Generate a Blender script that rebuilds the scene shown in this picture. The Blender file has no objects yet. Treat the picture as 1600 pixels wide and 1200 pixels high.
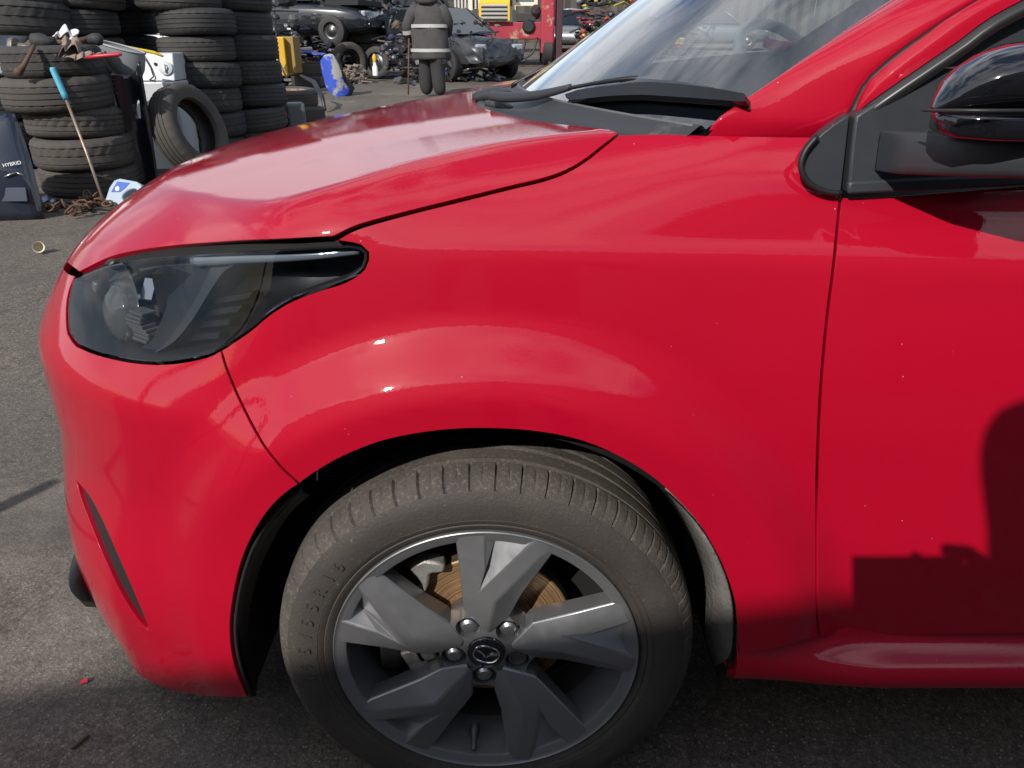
import bpy, bmesh, math, random
import numpy as np
from mathutils import Vector, Matrix, geometry
random.seed(7); RNG = np.random.default_rng(7)
R = math.radians
SC = bpy.context.scene
COL = SC.collection

# ------------------------------------------------------------------ camera, world, sun, exposure
CAM = np.array([.038, -.85, 1.138]); PITCH = R(24.5); FPX = 1202.0     # focal length in pixels of a 1600 px wide frame
cd = bpy.data.cameras.new('camera'); cam = bpy.data.objects.new('camera', cd); COL.objects.link(cam)
cam.location = CAM; cam.rotation_euler = (R(90) - PITCH, 0, 0)
cd.sensor_width = 36; cd.lens = 36 * FPX / 1600; cd.clip_start = .02; cd.clip_end = 600
SC.camera = cam

SUN = np.array([.51, .89, -.69]); SUN = SUN / np.linalg.norm(SUN)        # direction the light travels
SUN_EL = math.asin(-SUN[2]); SUN_AZ = math.atan2(-SUN[0], -SUN[1])       # azimuth from +Y, clockwise
w = bpy.data.worlds.new('World'); SC.world = w; w.use_nodes = True
nt = w.node_tree; nt.nodes.clear()
def N(t, **k):
    n = nt.nodes.new(t)
    for a, b in k.items(): setattr(n, a, b)
    return n
sky = N('ShaderNodeTexSky', sky_type='NISHITA', sun_disc=False, sun_elevation=SUN_EL, sun_rotation=SUN_AZ, air_density=1.0, dust_density=1.0)
bg = N('ShaderNodeBackground'); bg.inputs[1].default_value = .12
out = N('ShaderNodeOutputWorld')
# broken cloud all round the sky
tc = N('ShaderNodeTexCoord')
cb = N('ShaderNodeVectorMath', operation='MULTIPLY'); cb.inputs[1].default_value = (1, 1, 2.4); nt.links.new(tc.outputs['Generated'], cb.inputs[0])
nz = N('ShaderNodeTexNoise'); nz.inputs['Scale'].default_value = 2.1; nz.inputs['Detail'].default_value = 7; nz.inputs['Roughness'].default_value = .56; nz.inputs['Distortion'].default_value = .5
nt.links.new(cb.outputs[0], nz.inputs['Vector'])
rp = N('ShaderNodeValToRGB'); rp.color_ramp.elements[0].position = .45; rp.color_ramp.elements[1].position = .585
nt.links.new(nz.outputs[0], rp.inputs[0])
mixc = N('ShaderNodeMix', data_type='RGBA'); mixc.inputs['B'].default_value = (6.4, 6.7, 7.2, 1)
nt.links.new(rp.outputs[0], mixc.inputs['Factor']); nt.links.new(sky.outputs[0], mixc.inputs['A'])
nt.links.new(mixc.outputs['Result'], bg.inputs[0]); nt.links.new(bg.outputs[0], out.inputs[0])

sd = bpy.data.lights.new('sun', 'SUN'); sd.energy = 4.1; sd.angle = R(.53); sd.color = (1, .955, .89)
so = bpy.data.objects.new('sun', sd); COL.objects.link(so)
so.rotation_euler = Vector(SUN).to_track_quat('-Z', 'Y').to_euler()
SC.view_settings.view_transform = 'Standard'; SC.view_settings.look = 'None'; SC.view_settings.exposure = 0.24; SC.view_settings.gamma = 1
SC.view_settings.use_curve_mapping = False

# ------------------------------------------------------------------ materials
MATS = {}
def mat(name, col=(.5, .5, .5), rough=.5, metal=0., coat=0., spec=.5, noise=None, bump=None, rvar=0., emit=None, trans=0., ior=1.45, alpha=1., dirt=None):
    """Principled material. noise=(scale, amount, colour2): colour breakup; bump=(scale, strength); dirt=(scale, lo, hi, colour)."""
    if name in MATS: return MATS[name]
    m = bpy.data.materials.new(name); m.use_nodes = True; t = m.node_tree; b = t.nodes['Principled BSDF']
    b.inputs['Base Color'].default_value = (*col, 1); b.inputs['Roughness'].default_value = rough; b.inputs['Metallic'].default_value = metal
    b.inputs['Coat Weight'].default_value = coat; b.inputs['Coat Roughness'].default_value = .02; b.inputs['Specular IOR Level'].default_value = spec
    b.inputs['IOR'].default_value = ior; b.inputs['Transmission Weight'].default_value = trans; b.inputs['Alpha'].default_value = alpha
    if emit: b.inputs['Emission Color'].default_value = (*emit[0], 1); b.inputs['Emission Strength'].default_value = emit[1]
    g = t.nodes.new('ShaderNodeTexCoord') if (noise or bump or rvar or dirt) else None
    src = None
    def nzn(scale, detail=5, rough_=.6):
        n = t.nodes.new('ShaderNodeTexNoise'); n.inputs['Scale'].default_value = scale; n.inputs['Detail'].default_value = detail; n.inputs['Roughness'].default_value = rough_
        t.links.new(g.outputs['Object'], n.inputs['Vector']); return n
    if noise:
        n = nzn(noise[0]); rr = t.nodes.new('ShaderNodeValToRGB'); rr.color_ramp.elements[0].position = .5 - noise[1] / 2; rr.color_ramp.elements[1].position = .5 + noise[1] / 2
        rr.color_ramp.elements[0].color = (*col, 1); rr.color_ramp.elements[1].color = (*noise[2], 1)
        t.links.new(n.outputs[0], rr.inputs[0]); src = rr.outputs[0]
    if dirt:
        n = nzn(dirt[0], 8, .7); rr = t.nodes.new('ShaderNodeValToRGB'); rr.color_ramp.elements[0].position = dirt[1]; rr.color_ramp.elements[1].position = dirt[2]
        t.links.new(n.outputs[0], rr.inputs[0]); mxn = t.nodes.new('ShaderNodeMix'); mxn.data_type = 'RGBA'
        mxn.inputs['A'].default_value = (*col, 1); mxn.inputs['B'].default_value = (*dirt[3], 1)
        if src is not None: t.links.new(src, mxn.inputs['A'])
        t.links.new(rr.outputs[0], mxn.inputs['Factor']); src = mxn.outputs['Result']
    if src is not None: t.links.new(src, b.inputs['Base Color'])
    if rvar:
        n = nzn(rvar[0]); mr = t.nodes.new('ShaderNodeMapRange'); mr.inputs[1].default_value = .3; mr.inputs[2].default_value = .7; mr.inputs[3].default_value = rvar[1]; mr.inputs[4].default_value = rvar[2]
        t.links.new(n.outputs[0], mr.inputs[0]); t.links.new(mr.outputs[0], b.inputs['Roughness'])
    if bump:
        n = nzn(bump[0], 6); bp = t.nodes.new('ShaderNodeBump'); bp.inputs['Strength'].default_value = bump[1]; bp.inputs['Distance'].default_value = .01
        t.links.new(n.outputs[0], bp.inputs['Height']); t.links.new(bp.outputs[0], b.inputs['Normal'])
    MATS[name] = m; return m

# ------------------------------------------------------------------ object helpers
def link(o, parent=None):
    COL.objects.link(o)
    if parent is not None: o.parent = parent
    return o
def tag(o, label=None, cat=None, group=None, kind=None):
    if label: o['label'] = label
    if cat: o['category'] = cat
    if group: o['group'] = group
    if kind: o['kind'] = kind
    return o
def empty(name, loc=(0, 0, 0), rz=0, label=None, cat=None, group=None):
    o = bpy.data.objects.new(name, None); o.location = loc; o.rotation_euler = (0, 0, rz); o.empty_display_size = .1
    link(o); return tag(o, label, cat, group)
def meshobj(name, verts, faces, m, parent=None, smooth=False, normals=None, auto=None):
    me = bpy.data.meshes.new(name); me.from_pydata([tuple(map(float, v)) for v in verts], [], [tuple(f) for f in faces]); me.update()
    if m is not None: me.materials.append(m)
    if smooth: me.shade_smooth()
    if auto is not None: me.shade_smooth(); me.set_sharp_from_angle(angle=R(auto))
    if normals is not None:
        me.shade_smooth(); me.normals_split_custom_set_from_vertices([tuple(map(float, n)) for n in normals])
    return link(bpy.data.objects.new(name, me), parent)
def copy_tree(o, parent=None):
    c = o.copy(); COL.objects.link(c); c.parent = parent
    for ch in list(o.children): copy_tree(ch, c)
    return c
class MB:
    """collects faces of one piece"""
    def __init__(s): s.v = []; s.f = []
    def add(s, vs, fs):
        k = len(s.v); s.v += [tuple(map(float, v)) for v in vs]; s.f += [tuple(k + i for i in f) for f in fs]; return s
    def box(s, c, d, rot=None):
        vs = [Vector((x * d[0] / 2, y * d[1] / 2, z * d[2] / 2)) for x in (-1, 1) for y in (-1, 1) for z in (-1, 1)]
        if rot is not None: vs = [rot @ v for v in vs]
        return s.add([Vector(c) + v for v in vs], [(0, 1, 3, 2), (4, 6, 7, 5), (0, 4, 5, 1), (2, 3, 7, 6), (0, 2, 6, 4), (1, 5, 7, 3)])
    def tube(s, pts, rad, n=8, closed=False, cap=True, flat=None):
        pts = [Vector(p) for p in pts]; L = len(pts); rads = rad if hasattr(rad, '__len__') else [rad] * L
        rings = []; prev = None
        for i, p in enumerate(pts):
            a = pts[(i - 1) % L] if (closed or i > 0) else p; b = pts[(i + 1) % L] if (closed or i < L - 1) else p
            t = (b - a).normalized()
            if prev is None: u = t.orthogonal().normalized()
            else: u = (prev - t * prev.dot(t)); u = u.normalized() if u.length > 1e-6 else t.orthogonal().normalized()
            prev = u; v = t.cross(u)
            rings.append([p + (u * math.cos(2 * math.pi * k / n) + v * math.sin(2 * math.pi * k / n)) * rads[i] for k in range(n)])
        vs = [q for r_ in rings for q in r_]; fs = []
        for i in range(L if closed else L - 1):
            for k in range(n):
                j = (i + 1) % L; fs.append((i * n + k, i * n + (k + 1) % n, j * n + (k + 1) % n, j * n + k))
        if cap and not closed: fs += [tuple(range(n))[::-1], tuple((L - 1) * n + k for k in range(n))]
        return s.add(vs, fs)
    def lathe(s, prof, n=32, M=None, a0=0., a1=2 * math.pi):
        """prof [(radius, height)] round local Z"""
        full = abs(a1 - a0 - 2 * math.pi) < 1e-6; c = n if full else n + 1
        vs = [Vector((r_ * math.cos(a0 + (a1 - a0) * k / n), r_ * math.sin(a0 + (a1 - a0) * k / n), h)) for r_, h in prof for k in range(c)]
        if M is not None: vs = [M @ v for v in vs]
        fs = []
        for i in range(len(prof) - 1):
            for k in range(n):
                k2 = (k + 1) % c; fs.append((i * c + k, i * c + k2, (i + 1) * c + k2, (i + 1) * c + k))
        return s.add(vs, fs)
    def prism(s, poly, d, M=None):
        """poly [(x, y)] extruded along local Z by d"""
        n = len(poly); vs = [Vector((x, y, 0)) for x, y in poly] + [Vector((x, y, d)) for x, y in poly]
        if M is not None: vs = [M @ v for v in vs]
        return s.add(vs, [tuple(range(n))[::-1], tuple(range(n, 2 * n))] + [(i, (i + 1) % n, n + (i + 1) % n, n + i) for i in range(n)])
    def build(s, name, m, parent=None, smooth=False, auto=None, bevel=None, subsurf=0):
        o = meshobj(name, s.v, s.f, m, parent, smooth, None, auto)
        bm = bmesh.new(); bm.from_mesh(o.data); bmesh.ops.recalc_face_normals(bm, faces=bm.faces); bm.to_mesh(o.data); bm.free()
        if auto is not None: o.data.shade_smooth(); o.data.set_sharp_from_angle(angle=R(auto))
        if bevel:
            b = o.modifiers.new('bevel', 'BEVEL'); b.width = bevel; b.segments = 2; b.limit_method = 'ANGLE'; b.angle_limit = R(30); b.harden_normals = False
        if subsurf: q = o.modifiers.new('sub', 'SUBSURF'); q.levels = q.render_levels = subsurf
        return o

# survey of the photograph: sight line through a picture point (1600 x 1200), used to measure where real surfaces lie
FW = np.array([0, math.cos(PITCH), -math.sin(PITCH)]); UP = np.array([0, math.sin(PITCH), math.cos(PITCH)])
def ray(px, py): return FW + np.array([1., 0, 0]) * (px - 800) / FPX + UP * (600 - py) / FPX
def at_y(px, py, y): d = ray(px, py); return CAM + d * ((y - CAM[1]) / d[1])
def at_z(px, py, z): d = ray(px, py); return CAM + d * ((z - CAM[2]) / d[2])
def sm(a, b, x): t = np.clip((x - a) / (b - a), 0, 1); return t * t * (3 - 2 * t)
def spline(pts, step):
    """Catmull-Rom through pts (list of tuples), resampled at about step"""
    P = np.array(pts, float)
    if len(P) == 2:
        n = max(1, int(np.linalg.norm(P[1] - P[0]) / step)); return [P[0] + (P[1] - P[0]) * i / n for i in range(n + 1)]
    E = np.vstack([2 * P[0] - P[1], P, 2 * P[-1] - P[-2]]); o = []
    for i in range(1, len(E) - 2):
        n = max(1, int(np.linalg.norm(E[i + 1] - E[i]) / step))
        for k in range(n):
            t = k / n; a, b, c, d = E[i - 1], E[i], E[i + 1], E[i + 2]
            o.append(.5 * ((2 * b) + (c - a) * t + (2 * a - 5 * b + 4 * c - d) * t * t + (3 * b - a - 3 * c + d) * t ** 3))
    o.append(P[-1]); return o
# ------------------------------------------------------------------ the red car: one smooth body form, cut into panels
YC = .85; HUBZ = .305; WB = 2.56
def interp(z, zs, vs):
    """smooth (PCHIP) interpolation of a profile"""
    zs = np.asarray(zs, float); vs = np.asarray(vs, float); h = np.diff(zs); d = np.diff(vs) / h; m = np.zeros_like(vs)
    m[1:-1] = np.where(d[:-1] * d[1:] > 0, 2 * d[:-1] * d[1:] / (d[:-1] + d[1:] + 1e-12), 0); m[0] = d[0]; m[-1] = d[-1]
    i = np.clip(np.searchsorted(zs, z) - 1, 0, len(zs) - 2); t = (z - zs[i]) / h[i]
    lo = t < 0; hi = t > 1; tc_ = np.clip(t, 0, 1)
    y = (2 * tc_**3 - 3 * tc_**2 + 1) * vs[i] + (tc_**3 - 2 * tc_**2 + tc_) * h[i] * m[i] + (-2 * tc_**3 + 3 * tc_**2) * vs[i + 1] + (tc_**3 - tc_**2) * h[i] * m[i + 1]
    return y + np.where(lo, t * h[i] * m[i], 0) + np.where(hi, (t - 1) * h[i] * m[i + 1], 0)
SIDE_Z = [.12, .22, .30, .40, .52, .64, .72, .78, .84, .895, .94, .98, 1.02, 1.06, 1.12]
SIDE_I = [.030, .016, .009, .004, .000, .000, .003, .009, .018, .029, .044, .066, .106, .150, .24]
NOSE_Z = [.12, .20, .30, .42, .55, .64, .68, .72, .77, .81, .86, .92, 1.0]
NOSE_I = [.030, .014, .004, .000, .000, .000, .002, .010, .028, .056, .115, .22, .40]
HX = [-.86, -.82, -.78, -.70, -.60, -.45, -.25, -.05, .15, .35, .6]
HZ = [.695, .785, .828, .872, .908, .944, .981, 1.008, 1.028, 1.042, 1.055]
def phi(p):
    x, y, z = p[..., 0], p[..., 1], p[..., 2]
    t = np.abs(YC - y); s = np.maximum(-.05 - x, 0) / .81; s2 = np.maximum(x - 2.55, 0) / .60
    wn = sm(.22, .72, s)
    r1 = np.hypot(x, z - HUBZ); r2 = np.hypot(x - WB, z - HUBZ)
    fl = .042 * (1 - sm(.425, .53, r1)) + .042 * (1 - sm(.425, .53, r2))
    ins = interp(z, SIDE_Z, SIDE_I) * (1 - wn) + interp(z, NOSE_Z, NOSE_I) * wn - fl * (1 - wn) - .028 * sm(.28, .80, x) * (1 - sm(1.9, 2.4, x))
    spl = lambda d, w_: w_ * np.logaddexp(0, d / w_)
    ins = ins + .32 * spl(z - (.897 - .02 * x), .004) * (1 - wn) * sm(-.20, -.06, x) + .34 * spl(z - .668, .006) * sm(.22, .5, s)     # pressed creases
    up_ = np.maximum(ins - .042, 0); ins = ins - .45 * sm(.02, .36, x) * up_ * (1 - wn)      # more upright flank below the windows
    b = .825
    lw = 1 - sm(.27, .53, z); ep = 2.3 + .55 * lw; eq = 2.64 + .35 * lw           # squarer corner low down
    F = s ** ep + s2 ** 2.6 + (t / b) ** eq
    Fx = (ep * s ** (ep - 1) / .81) ; Fr = 2.6 * s2 ** 1.6 / .60; Fy = eq * (t / b) ** (eq - 1) / b
    g1 = (F - 1) / np.sqrt(Fx ** 2 + Fr ** 2 + Fy ** 2 + .05) + ins
    tn = np.minimum(t / .85, 1.15)
    crown = (.022 + .05 * sm(.1, -.55, x)) if False else (.002 + .071 * (1 - sm(-.60, .12, x)))
    zh = interp(x, HX, HZ) - crown * tn ** 2.2 - .007 * sm(.40, .95, tn) * (1 - sm(-.45, .05, x)) + .004 * (1 - sm(.34, .60, tn))
    g2 = (z - zh) * .97
    k = .055 - .022 * sm(-.2, .15, x); h = np.clip(.5 + .5 * (g1 - g2) / k, 0, 1)
    return g2 * (1 - h) + g1 * h + k * h * (1 - h)
def grad(p, e=4e-4):
    g = np.stack([phi(p + np.array(v)) - phi(p - np.array(v)) for v in ((e, 0, 0), (0, e, 0), (0, 0, e))], -1)
    return g / np.linalg.norm(g, axis=-1, keepdims=True)
def bisect(fn, lo, hi, n=44):
    for _ in range(n):
        mid = (lo + hi) / 2; s = fn(mid) < 0; lo = np.where(s, mid, lo); hi = np.where(s, hi, mid)
    return (lo + hi) / 2
def on_body(pts):
    """first hit of the sight lines with the body form"""
    D = np.array([ray(px, py) for px, py in pts]); ts = np.linspace(.3, 2.6, 500)
    v = phi(CAM + D[:, None, :] * ts[None, :, None]); hit = (v < 0).any(1); i = np.where(hit, np.argmax(v < 0, 1), np.argmin(v, 1))
    a = ts[np.maximum(i - 1, 0)].copy(); b_ = ts[i].copy()
    for _ in range(40):
        c = (a + b_) / 2; neg = phi(CAM + D * c[:, None]) < 0; b_ = np.where(neg & hit, c, b_); a = np.where(neg | ~hit, a, c)
    return CAM + D * b_[:, None]
AX = np.array([.35, .95])
def to_side(p): return np.stack([np.arctan2(p[..., 0] - AX[0], -(p[..., 1] - AX[1])) * .95, p[..., 2]], -1)
def from_side(q, off=0.):
    th = q[..., 0] / .95; dx, dy = np.sin(th), -np.cos(th)
    f = lambda r_: phi(np.stack([AX[0] + dx * r_, AX[1] + dy * r_, q[..., 1]], -1)) + off
    r_ = bisect(f, np.full(th.shape, .15), np.full(th.shape, 3.2))
    return np.stack([AX[0] + dx * r_, AX[1] + dy * r_, q[..., 1]], -1)
def to_top(p): return p[..., :2]
def from_top(q, off=0.):
    f = lambda z: phi(np.stack([q[..., 0], q[..., 1], z], -1)) + off
    return np.concatenate([q, bisect(f, np.full(q.shape[0], .3), np.full(q.shape[0], 1.4))[:, None]], -1)
def shrink(poly, d):
    """move a closed outline inwards by d"""
    P = np.array(poly); n = len(P); A = .5 * np.sum(P[:, 0] * np.roll(P[:, 1], -1) - np.roll(P[:, 0], -1) * P[:, 1])
    e = np.roll(P, -1, 0) - P; L = np.linalg.norm(e, axis=1, keepdims=True); e = e / np.maximum(L, 1e-9); nrm = np.stack([-e[:, 1], e[:, 0]], 1) * (1 if A > 0 else -1)
    m = nrm + np.roll(nrm, 1, 0); m = m / np.maximum(np.linalg.norm(m, axis=1, keepdims=True), .35) 
    return P + m * d
def clean(poly, tol):
    o = [poly[0]]
    for p in poly[1:]:
        if np.linalg.norm(np.array(p) - o[-1]) > tol: o.append(np.array(p))
    if np.linalg.norm(o[0] - o[-1]) < tol: o.pop()
    return np.array(o)
def in_poly(q, P):
    x, y = q[:, 0], q[:, 1]; c = np.zeros(len(q), bool); j = len(P) - 1
    for i in range(len(P)):
        xi, yi, xj, yj = P[i][0], P[i][1], P[j][0], P[j][1]
        if yi != yj: c ^= ((yi > y) != (yj > y)) & (x < (xj - xi) * (y - yi) / (yj - yi) + xi)
        j = i
    return c
def panel(name, outline, m, parent, dom='side', gap=.0022, grid=.011, off=0., depth=.016, holes=(), edge=None):
    """a body panel: outline in the domain's 2-D coordinates, meshed on the body form with a folded edge"""
    to3 = from_side if dom == 'side' else from_top
    P = clean(shrink(clean(outline, .003), gap), .0015)
    lo, hi = P.min(0), P.max(0)
    gx, gy = np.meshgrid(np.arange(lo[0], hi[0], grid), np.arange(lo[1], hi[1], grid)); q = np.stack([gx.ravel(), gy.ravel()], 1)
    ins = in_poly(q, P)
    for h in holes: ins &= ~in_poly(q, h)
    loops = [P] + [np.array(h) for h in holes]
    # keep grid points off the outline
    q = q[ins]
    for lp in loops:
        dmin = np.full(len(q), 9.)
        for v_ in np.vstack([lp, (lp + np.roll(lp, -1, 0)) / 2]): dmin = np.minimum(dmin, np.abs(q[:, 0] - v_[0]) + np.abs(q[:, 1] - v_[1]))
        q = q[dmin > grid * .6]
    vs = [Vector(v) for lp in loops for v in lp] + [Vector(v) for v in q]
    edges = []; k = 0
    for lp in loops: edges += [(k + i, k + (i + 1) % len(lp)) for i in range(len(lp))]; k += len(lp)
    r_ = geometry.delaunay_2d_cdt(vs, edges, [], 0, 1e-7)
    v2 = np.array([tuple(v) for v in r_[0]]); tris = [tuple(f) for f in r_[2]]
    cen = np.array([v2[list(f)].mean(0) for f in tris]); keep = in_poly(cen, P)
    for h in holes: keep &= ~in_poly(cen, h)
    tris = [f for f, k_ in zip(tris, keep) if k_]
    V = to3(v2, off); G = grad(V)
    # orient outwards
    f0 = tris[len(tris) // 2]; nn = np.cross(V[f0[1]] - V[f0[0]], V[f0[2]] - V[f0[0]])
    if nn @ G[f0[0]] < 0: tris = [f[::-1] for f in tris]
    verts = [tuple(v) for v in V]; nor = [tuple(g) for g in G]; faces = list(tris)
    # folded edge: each outline edge is turned in behind the panel
    cnt = {}
    for f in tris:
        for i in range(3): cnt[(f[i], f[(i + 1) % 3])] = 1
    bd = [(a, b) for a, b in cnt if (b, a) not in cnt]
    nb = {}
    for a, b in bd:
        e_ = V[b] - V[a]; side = np.cross(e_, G[a]); side /= np.linalg.norm(side) + 1e-12; nb.setdefault(a, []).append(side); nb.setdefault(b, []).append(side)
    idx = {}
    for a in nb:
        sd_ = np.mean(nb[a], 0); sd_ /= np.linalg.norm(sd_) + 1e-9; base = len(verts)
        verts.append(tuple(V[a])); nor.append(tuple((G[a] * .75 + sd_ * .66)))
        verts.append(tuple(V[a] + sd_ * .0006 - G[a] * .0014)); nor.append(tuple(sd_))
        verts.append(tuple(V[a] - sd_ * .001 - G[a] * depth)); nor.append(tuple(sd_)); idx[a] = base
    for a, b in bd:
        for j in range(2): faces.append((idx[a] + j, idx[a] + j + 1, idx[b] + j + 1, idx[b] + j))
    return meshobj(name, verts, faces, m, parent, normals=nor)
def traced(*segs, step=9):
    """outline on the side of the body from picture polylines (each smoothed, joined at corners)"""
    pts = []
    for s_ in segs: pts += [tuple(p) for p in spline(s_, step)]
    return to_side(on_body(pts))

def paint_material():
    m = bpy.data.materials.new('red_paint'); m.use_nodes = True; t = m.node_tree; b = t.nodes['Principled BSDF']
    b.inputs['Base Color'].default_value = (.36, .0006, .016, 1); b.inputs['Metallic'].default_value = .0; b.inputs['Roughness'].default_value = .6; b.inputs['Specular IOR Level'].default_value = .08
    b.inputs['Coat Weight'].default_value = 1; b.inputs['Coat Roughness'].default_value = .015; b.inputs['Coat IOR'].default_value = 1.52
    g = t.nodes.new('ShaderNodeTexCoord'); n = t.nodes.new('ShaderNodeTexNoise'); n.inputs['Scale'].default_value = 7; n.inputs['Detail'].default_value = 9; n.inputs['Roughness'].default_value = .7
    t.links.new(g.outputs['Object'], n.inputs['Vector'])
    mr = t.nodes.new('ShaderNodeMapRange'); mr.inputs[1].default_value = .35; mr.inputs[2].default_value = .75; mr.inputs[3].default_value = .012; mr.inputs[4].default_value = .05
    t.links.new(n.outputs[0], mr.inputs[0]); t.links.new(mr.outputs[0], b.inputs['Coat Roughness'])
    n3 = t.nodes.new('ShaderNodeTexNoise'); n3.inputs['Scale'].default_value = 240; n3.inputs['Detail'].default_value = 2; t.links.new(g.outputs['Object'], n3.inputs['Vector'])
    bp = t.nodes.new('ShaderNodeBump'); bp.inputs['Strength'].default_value = .10; bp.inputs['Distance'].default_value = .0006; t.links.new(n3.outputs[0], bp.inputs['Height']); t.links.new(bp.outputs[0], b.inputs['Coat Normal'])
    # specks of road dirt
    v = t.nodes.new('ShaderNodeTexVoronoi'); v.inputs['Scale'].default_value = 42; t.links.new(g.outputs['Object'], v.inputs['Vector'])
    r_ = t.nodes.new('ShaderNodeValToRGB'); r_.color_ramp.elements[0].position = .022; r_.color_ramp.elements[0].color = (1, 1, 1, 1); r_.color_ramp.elements[1].position = .036; r_.color_ramp.elements[1].color = (0, 0, 0, 1)
    t.links.new(v.outputs['Distance'], r_.inputs[0])
    mu = t.nodes.new('ShaderNodeMath'); mu.operation = 'MULTIPLY'; t.links.new(r_.outputs[0], mu.inputs[0])
    n2 = t.nodes.new('ShaderNodeTexNoise'); n2.inputs['Scale'].default_value = 5; t.links.new(g.outputs['Object'], n2.inputs['Vector'])
    r2 = t.nodes.new('ShaderNodeValToRGB'); r2.color_ramp.elements[0].position = .48; r2.color_ramp.elements[1].position = .56; t.links.new(n2.outputs[0], r2.inputs[0]); t.links.new(r2.outputs[0], mu.inputs[1])
    mix = t.nodes.new('ShaderNodeMix'); mix.data_type = 'RGBA'; mix.inputs['A'].default_value = (.36, .0006, .016, 1); mix.inputs['B'].default_value = (.45, .28, .24, 1)
    t.links.new(mu.outputs[0], mix.inputs['Factor']); t.links.new(mix.outputs['Result'], b.inputs['Base Color'])
    return m
PAINT = paint_material()
BLACK = mat('black_plastic', (.018, .018, .019), .45, bump=(900, .05))
DARK = mat('dark_inside', (.006, .006, .006), .9)
GREYPL = mat('grey_plastic', (.032, .034, .037), .55, bump=(700, .08), dirt=(14, .60, .80, (.12, .11, .10)))
GLOSSB = mat('gloss_black', (.006, .006, .008), .06, coat=1)
CHROME = mat('chrome', (.8, .8, .82), .12, 1)

car = empty('red_car', (0, 0, 0), 0, 'glossy red hatchback with grey alloy wheels parked in the middle of the scrapyard', 'car')

# seams traced in the photograph
HOOD_SEAM = [(520, 377), (560, 356), (640, 333), (720, 313), (800, 293), (850, 281), (885, 268), (915, 250), (945, 226), (968, 208)]
LAMP_TOP = [(122, 426), (180, 400), (260, 387), (350, 382), (440, 379), (520, 377)]
LAMP_LOW = [(530, 378), (562, 384), (574, 395), (568, 420), (540, 440), (500, 453), (455, 470), (420, 491), (390, 516), (345, 547)]
BUMP_SEAM = [(345, 547), (356, 582), (375, 626), (395, 666), (415, 700), (440, 731), (468, 757)]
ARCH = [(468, 757), (500, 735), (540, 713), (590, 693), (640, 681), (700, 673), (760, 671), (820, 674), (880, 683), (930, 698), (980, 722), (1020, 748), (1050, 775), (1085, 812), (1110, 850), (1130, 890), (1145, 935), (1152, 980), (1153, 1022)]
ARCH_F = [(468, 757), (440, 778), (415, 806), (392, 845), (375, 890), (364, 945), (361, 990), (368, 1040), (388, 1090)]
DOOR_GAP = [(1280, 996), (1277, 960), (1276, 900), (1276, 800), (1278, 700), (1283, 600), (1292, 500), (1302, 420), (1311, 330), (1314, 304)]
FEND_LOW = [(1153, 1022), (1180, 1020), (1210, 1015), (1245, 1004), (1280, 996)]
QUARTER = [(1314, 304), (1288, 300), (1262, 286), (1249, 262), (1256, 236), (1276, 212)]
COWL_EDGE = [(1276, 212), (1200, 211), (1105, 209), (1040, 207), (968, 208)]

fender = panel('fender', traced(HOOD_SEAM[::-1], LAMP_LOW, BUMP_SEAM, ARCH, FEND_LOW, DOOR_GAP, QUARTER, COWL_EDGE), PAINT, car)
# hood: traced near edge mirrored about the centre line
seam3 = on_body(spline(LAMP_TOP, 9) + spline(HOOD_SEAM, 9)[1:])
REAR = spline([(968, 208), (930, 201), (880, 190), (840, 178), (805, 166), (778, 155)], 9)
def hood_outline():
    near = seam3[:, :2]; c0 = near[-1]
    ys = np.linspace(c0[1], YC, 40)[1:]; q = (YC - ys) / (YC - c0[1]); xs = -.035 + (c0[0] + .035) * q ** 2.0
    f0 = near[0]; yf = np.linspace(YC, f0[1], 40)[1:-1]; qf = (YC - yf) / (YC - f0[1]); xf = -.848 + (f0[0] + .848) * qf ** 2.2
    half = np.vstack([np.stack([xf, yf], 1), near, np.stack([xs, ys], 1)])
    mir = half[::-1].copy(); mir[:, 1] = 2 * YC - mir[:, 1]
    return np.vstack([half, mir[1:]])
HOOD_OUT = hood_outline()
hood = panel('hood', HOOD_OUT, PAINT, car, 'top', grid=.014, depth=.012)

LAMP_BOT = [(345, 547), (322, 557), (285, 565), (245, 568), (200, 564), (152, 553), (120, 540)]
LAMP_FRONT = [(120, 540), (106, 520), (104, 480), (109, 450), (118, 430)]
BUMP_LOW = [(388, 1090), (330, 1089), (270, 1079), (228, 1062), (186, 1034), (156, 1003), (140, 978)]
near = on_body(spline(BUMP_LOW[::-1], 9) + spline(ARCH_F[::-1], 9)[1:] + spline(BUMP_SEAM[::-1], 9)[1:] + spline(LAMP_BOT, 9)[1:] + spline(LAMP_FRONT, 9)[1:])
def across(p0, xc, zc, n=40, pw=1.5):
    """front edge from a point near the lamp / chin to the centre line"""
    ys = np.linspace(p0[1], YC, n)[1:]; q = (YC - ys) / (YC - p0[1]); zs = zc + (p0[2] - zc) * q ** pw
    th = np.array([math.atan2(p0[0] + (xc - p0[0]) * (1 - q_ ** 2.2) - AX[0], -(y_ - AX[1])) for q_, y_ in zip(q, ys)]) * .95
    return from_side(np.stack([th, zs], 1))
top_c = across(near[-1], -.855, .735); low_c = across(near[0], -.80, .20, 60, 12)
half = np.vstack([near, top_c]); low = low_c[::-1]
h3 = np.vstack([low[1:], half]); m3 = h3[::-1].copy(); m3[:, 1] = 2 * YC - m3[:, 1]
VENT = [(119, 750), (140, 775), (160, 812), (185, 868), (212, 930), (233, 984), (214, 966), (188, 925), (163, 872), (140, 815), (126, 778)]
vent3 = on_body([tuple(p) for p in spline(VENT + VENT[:1], 6)][:-1])
bo = to_side(np.vstack([h3, m3[1:]]))
bumper = panel('front_bumper', bo, PAINT, car, grid=.013, depth=.012, holes=[clean(to_side(vent3), .002)])
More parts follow.
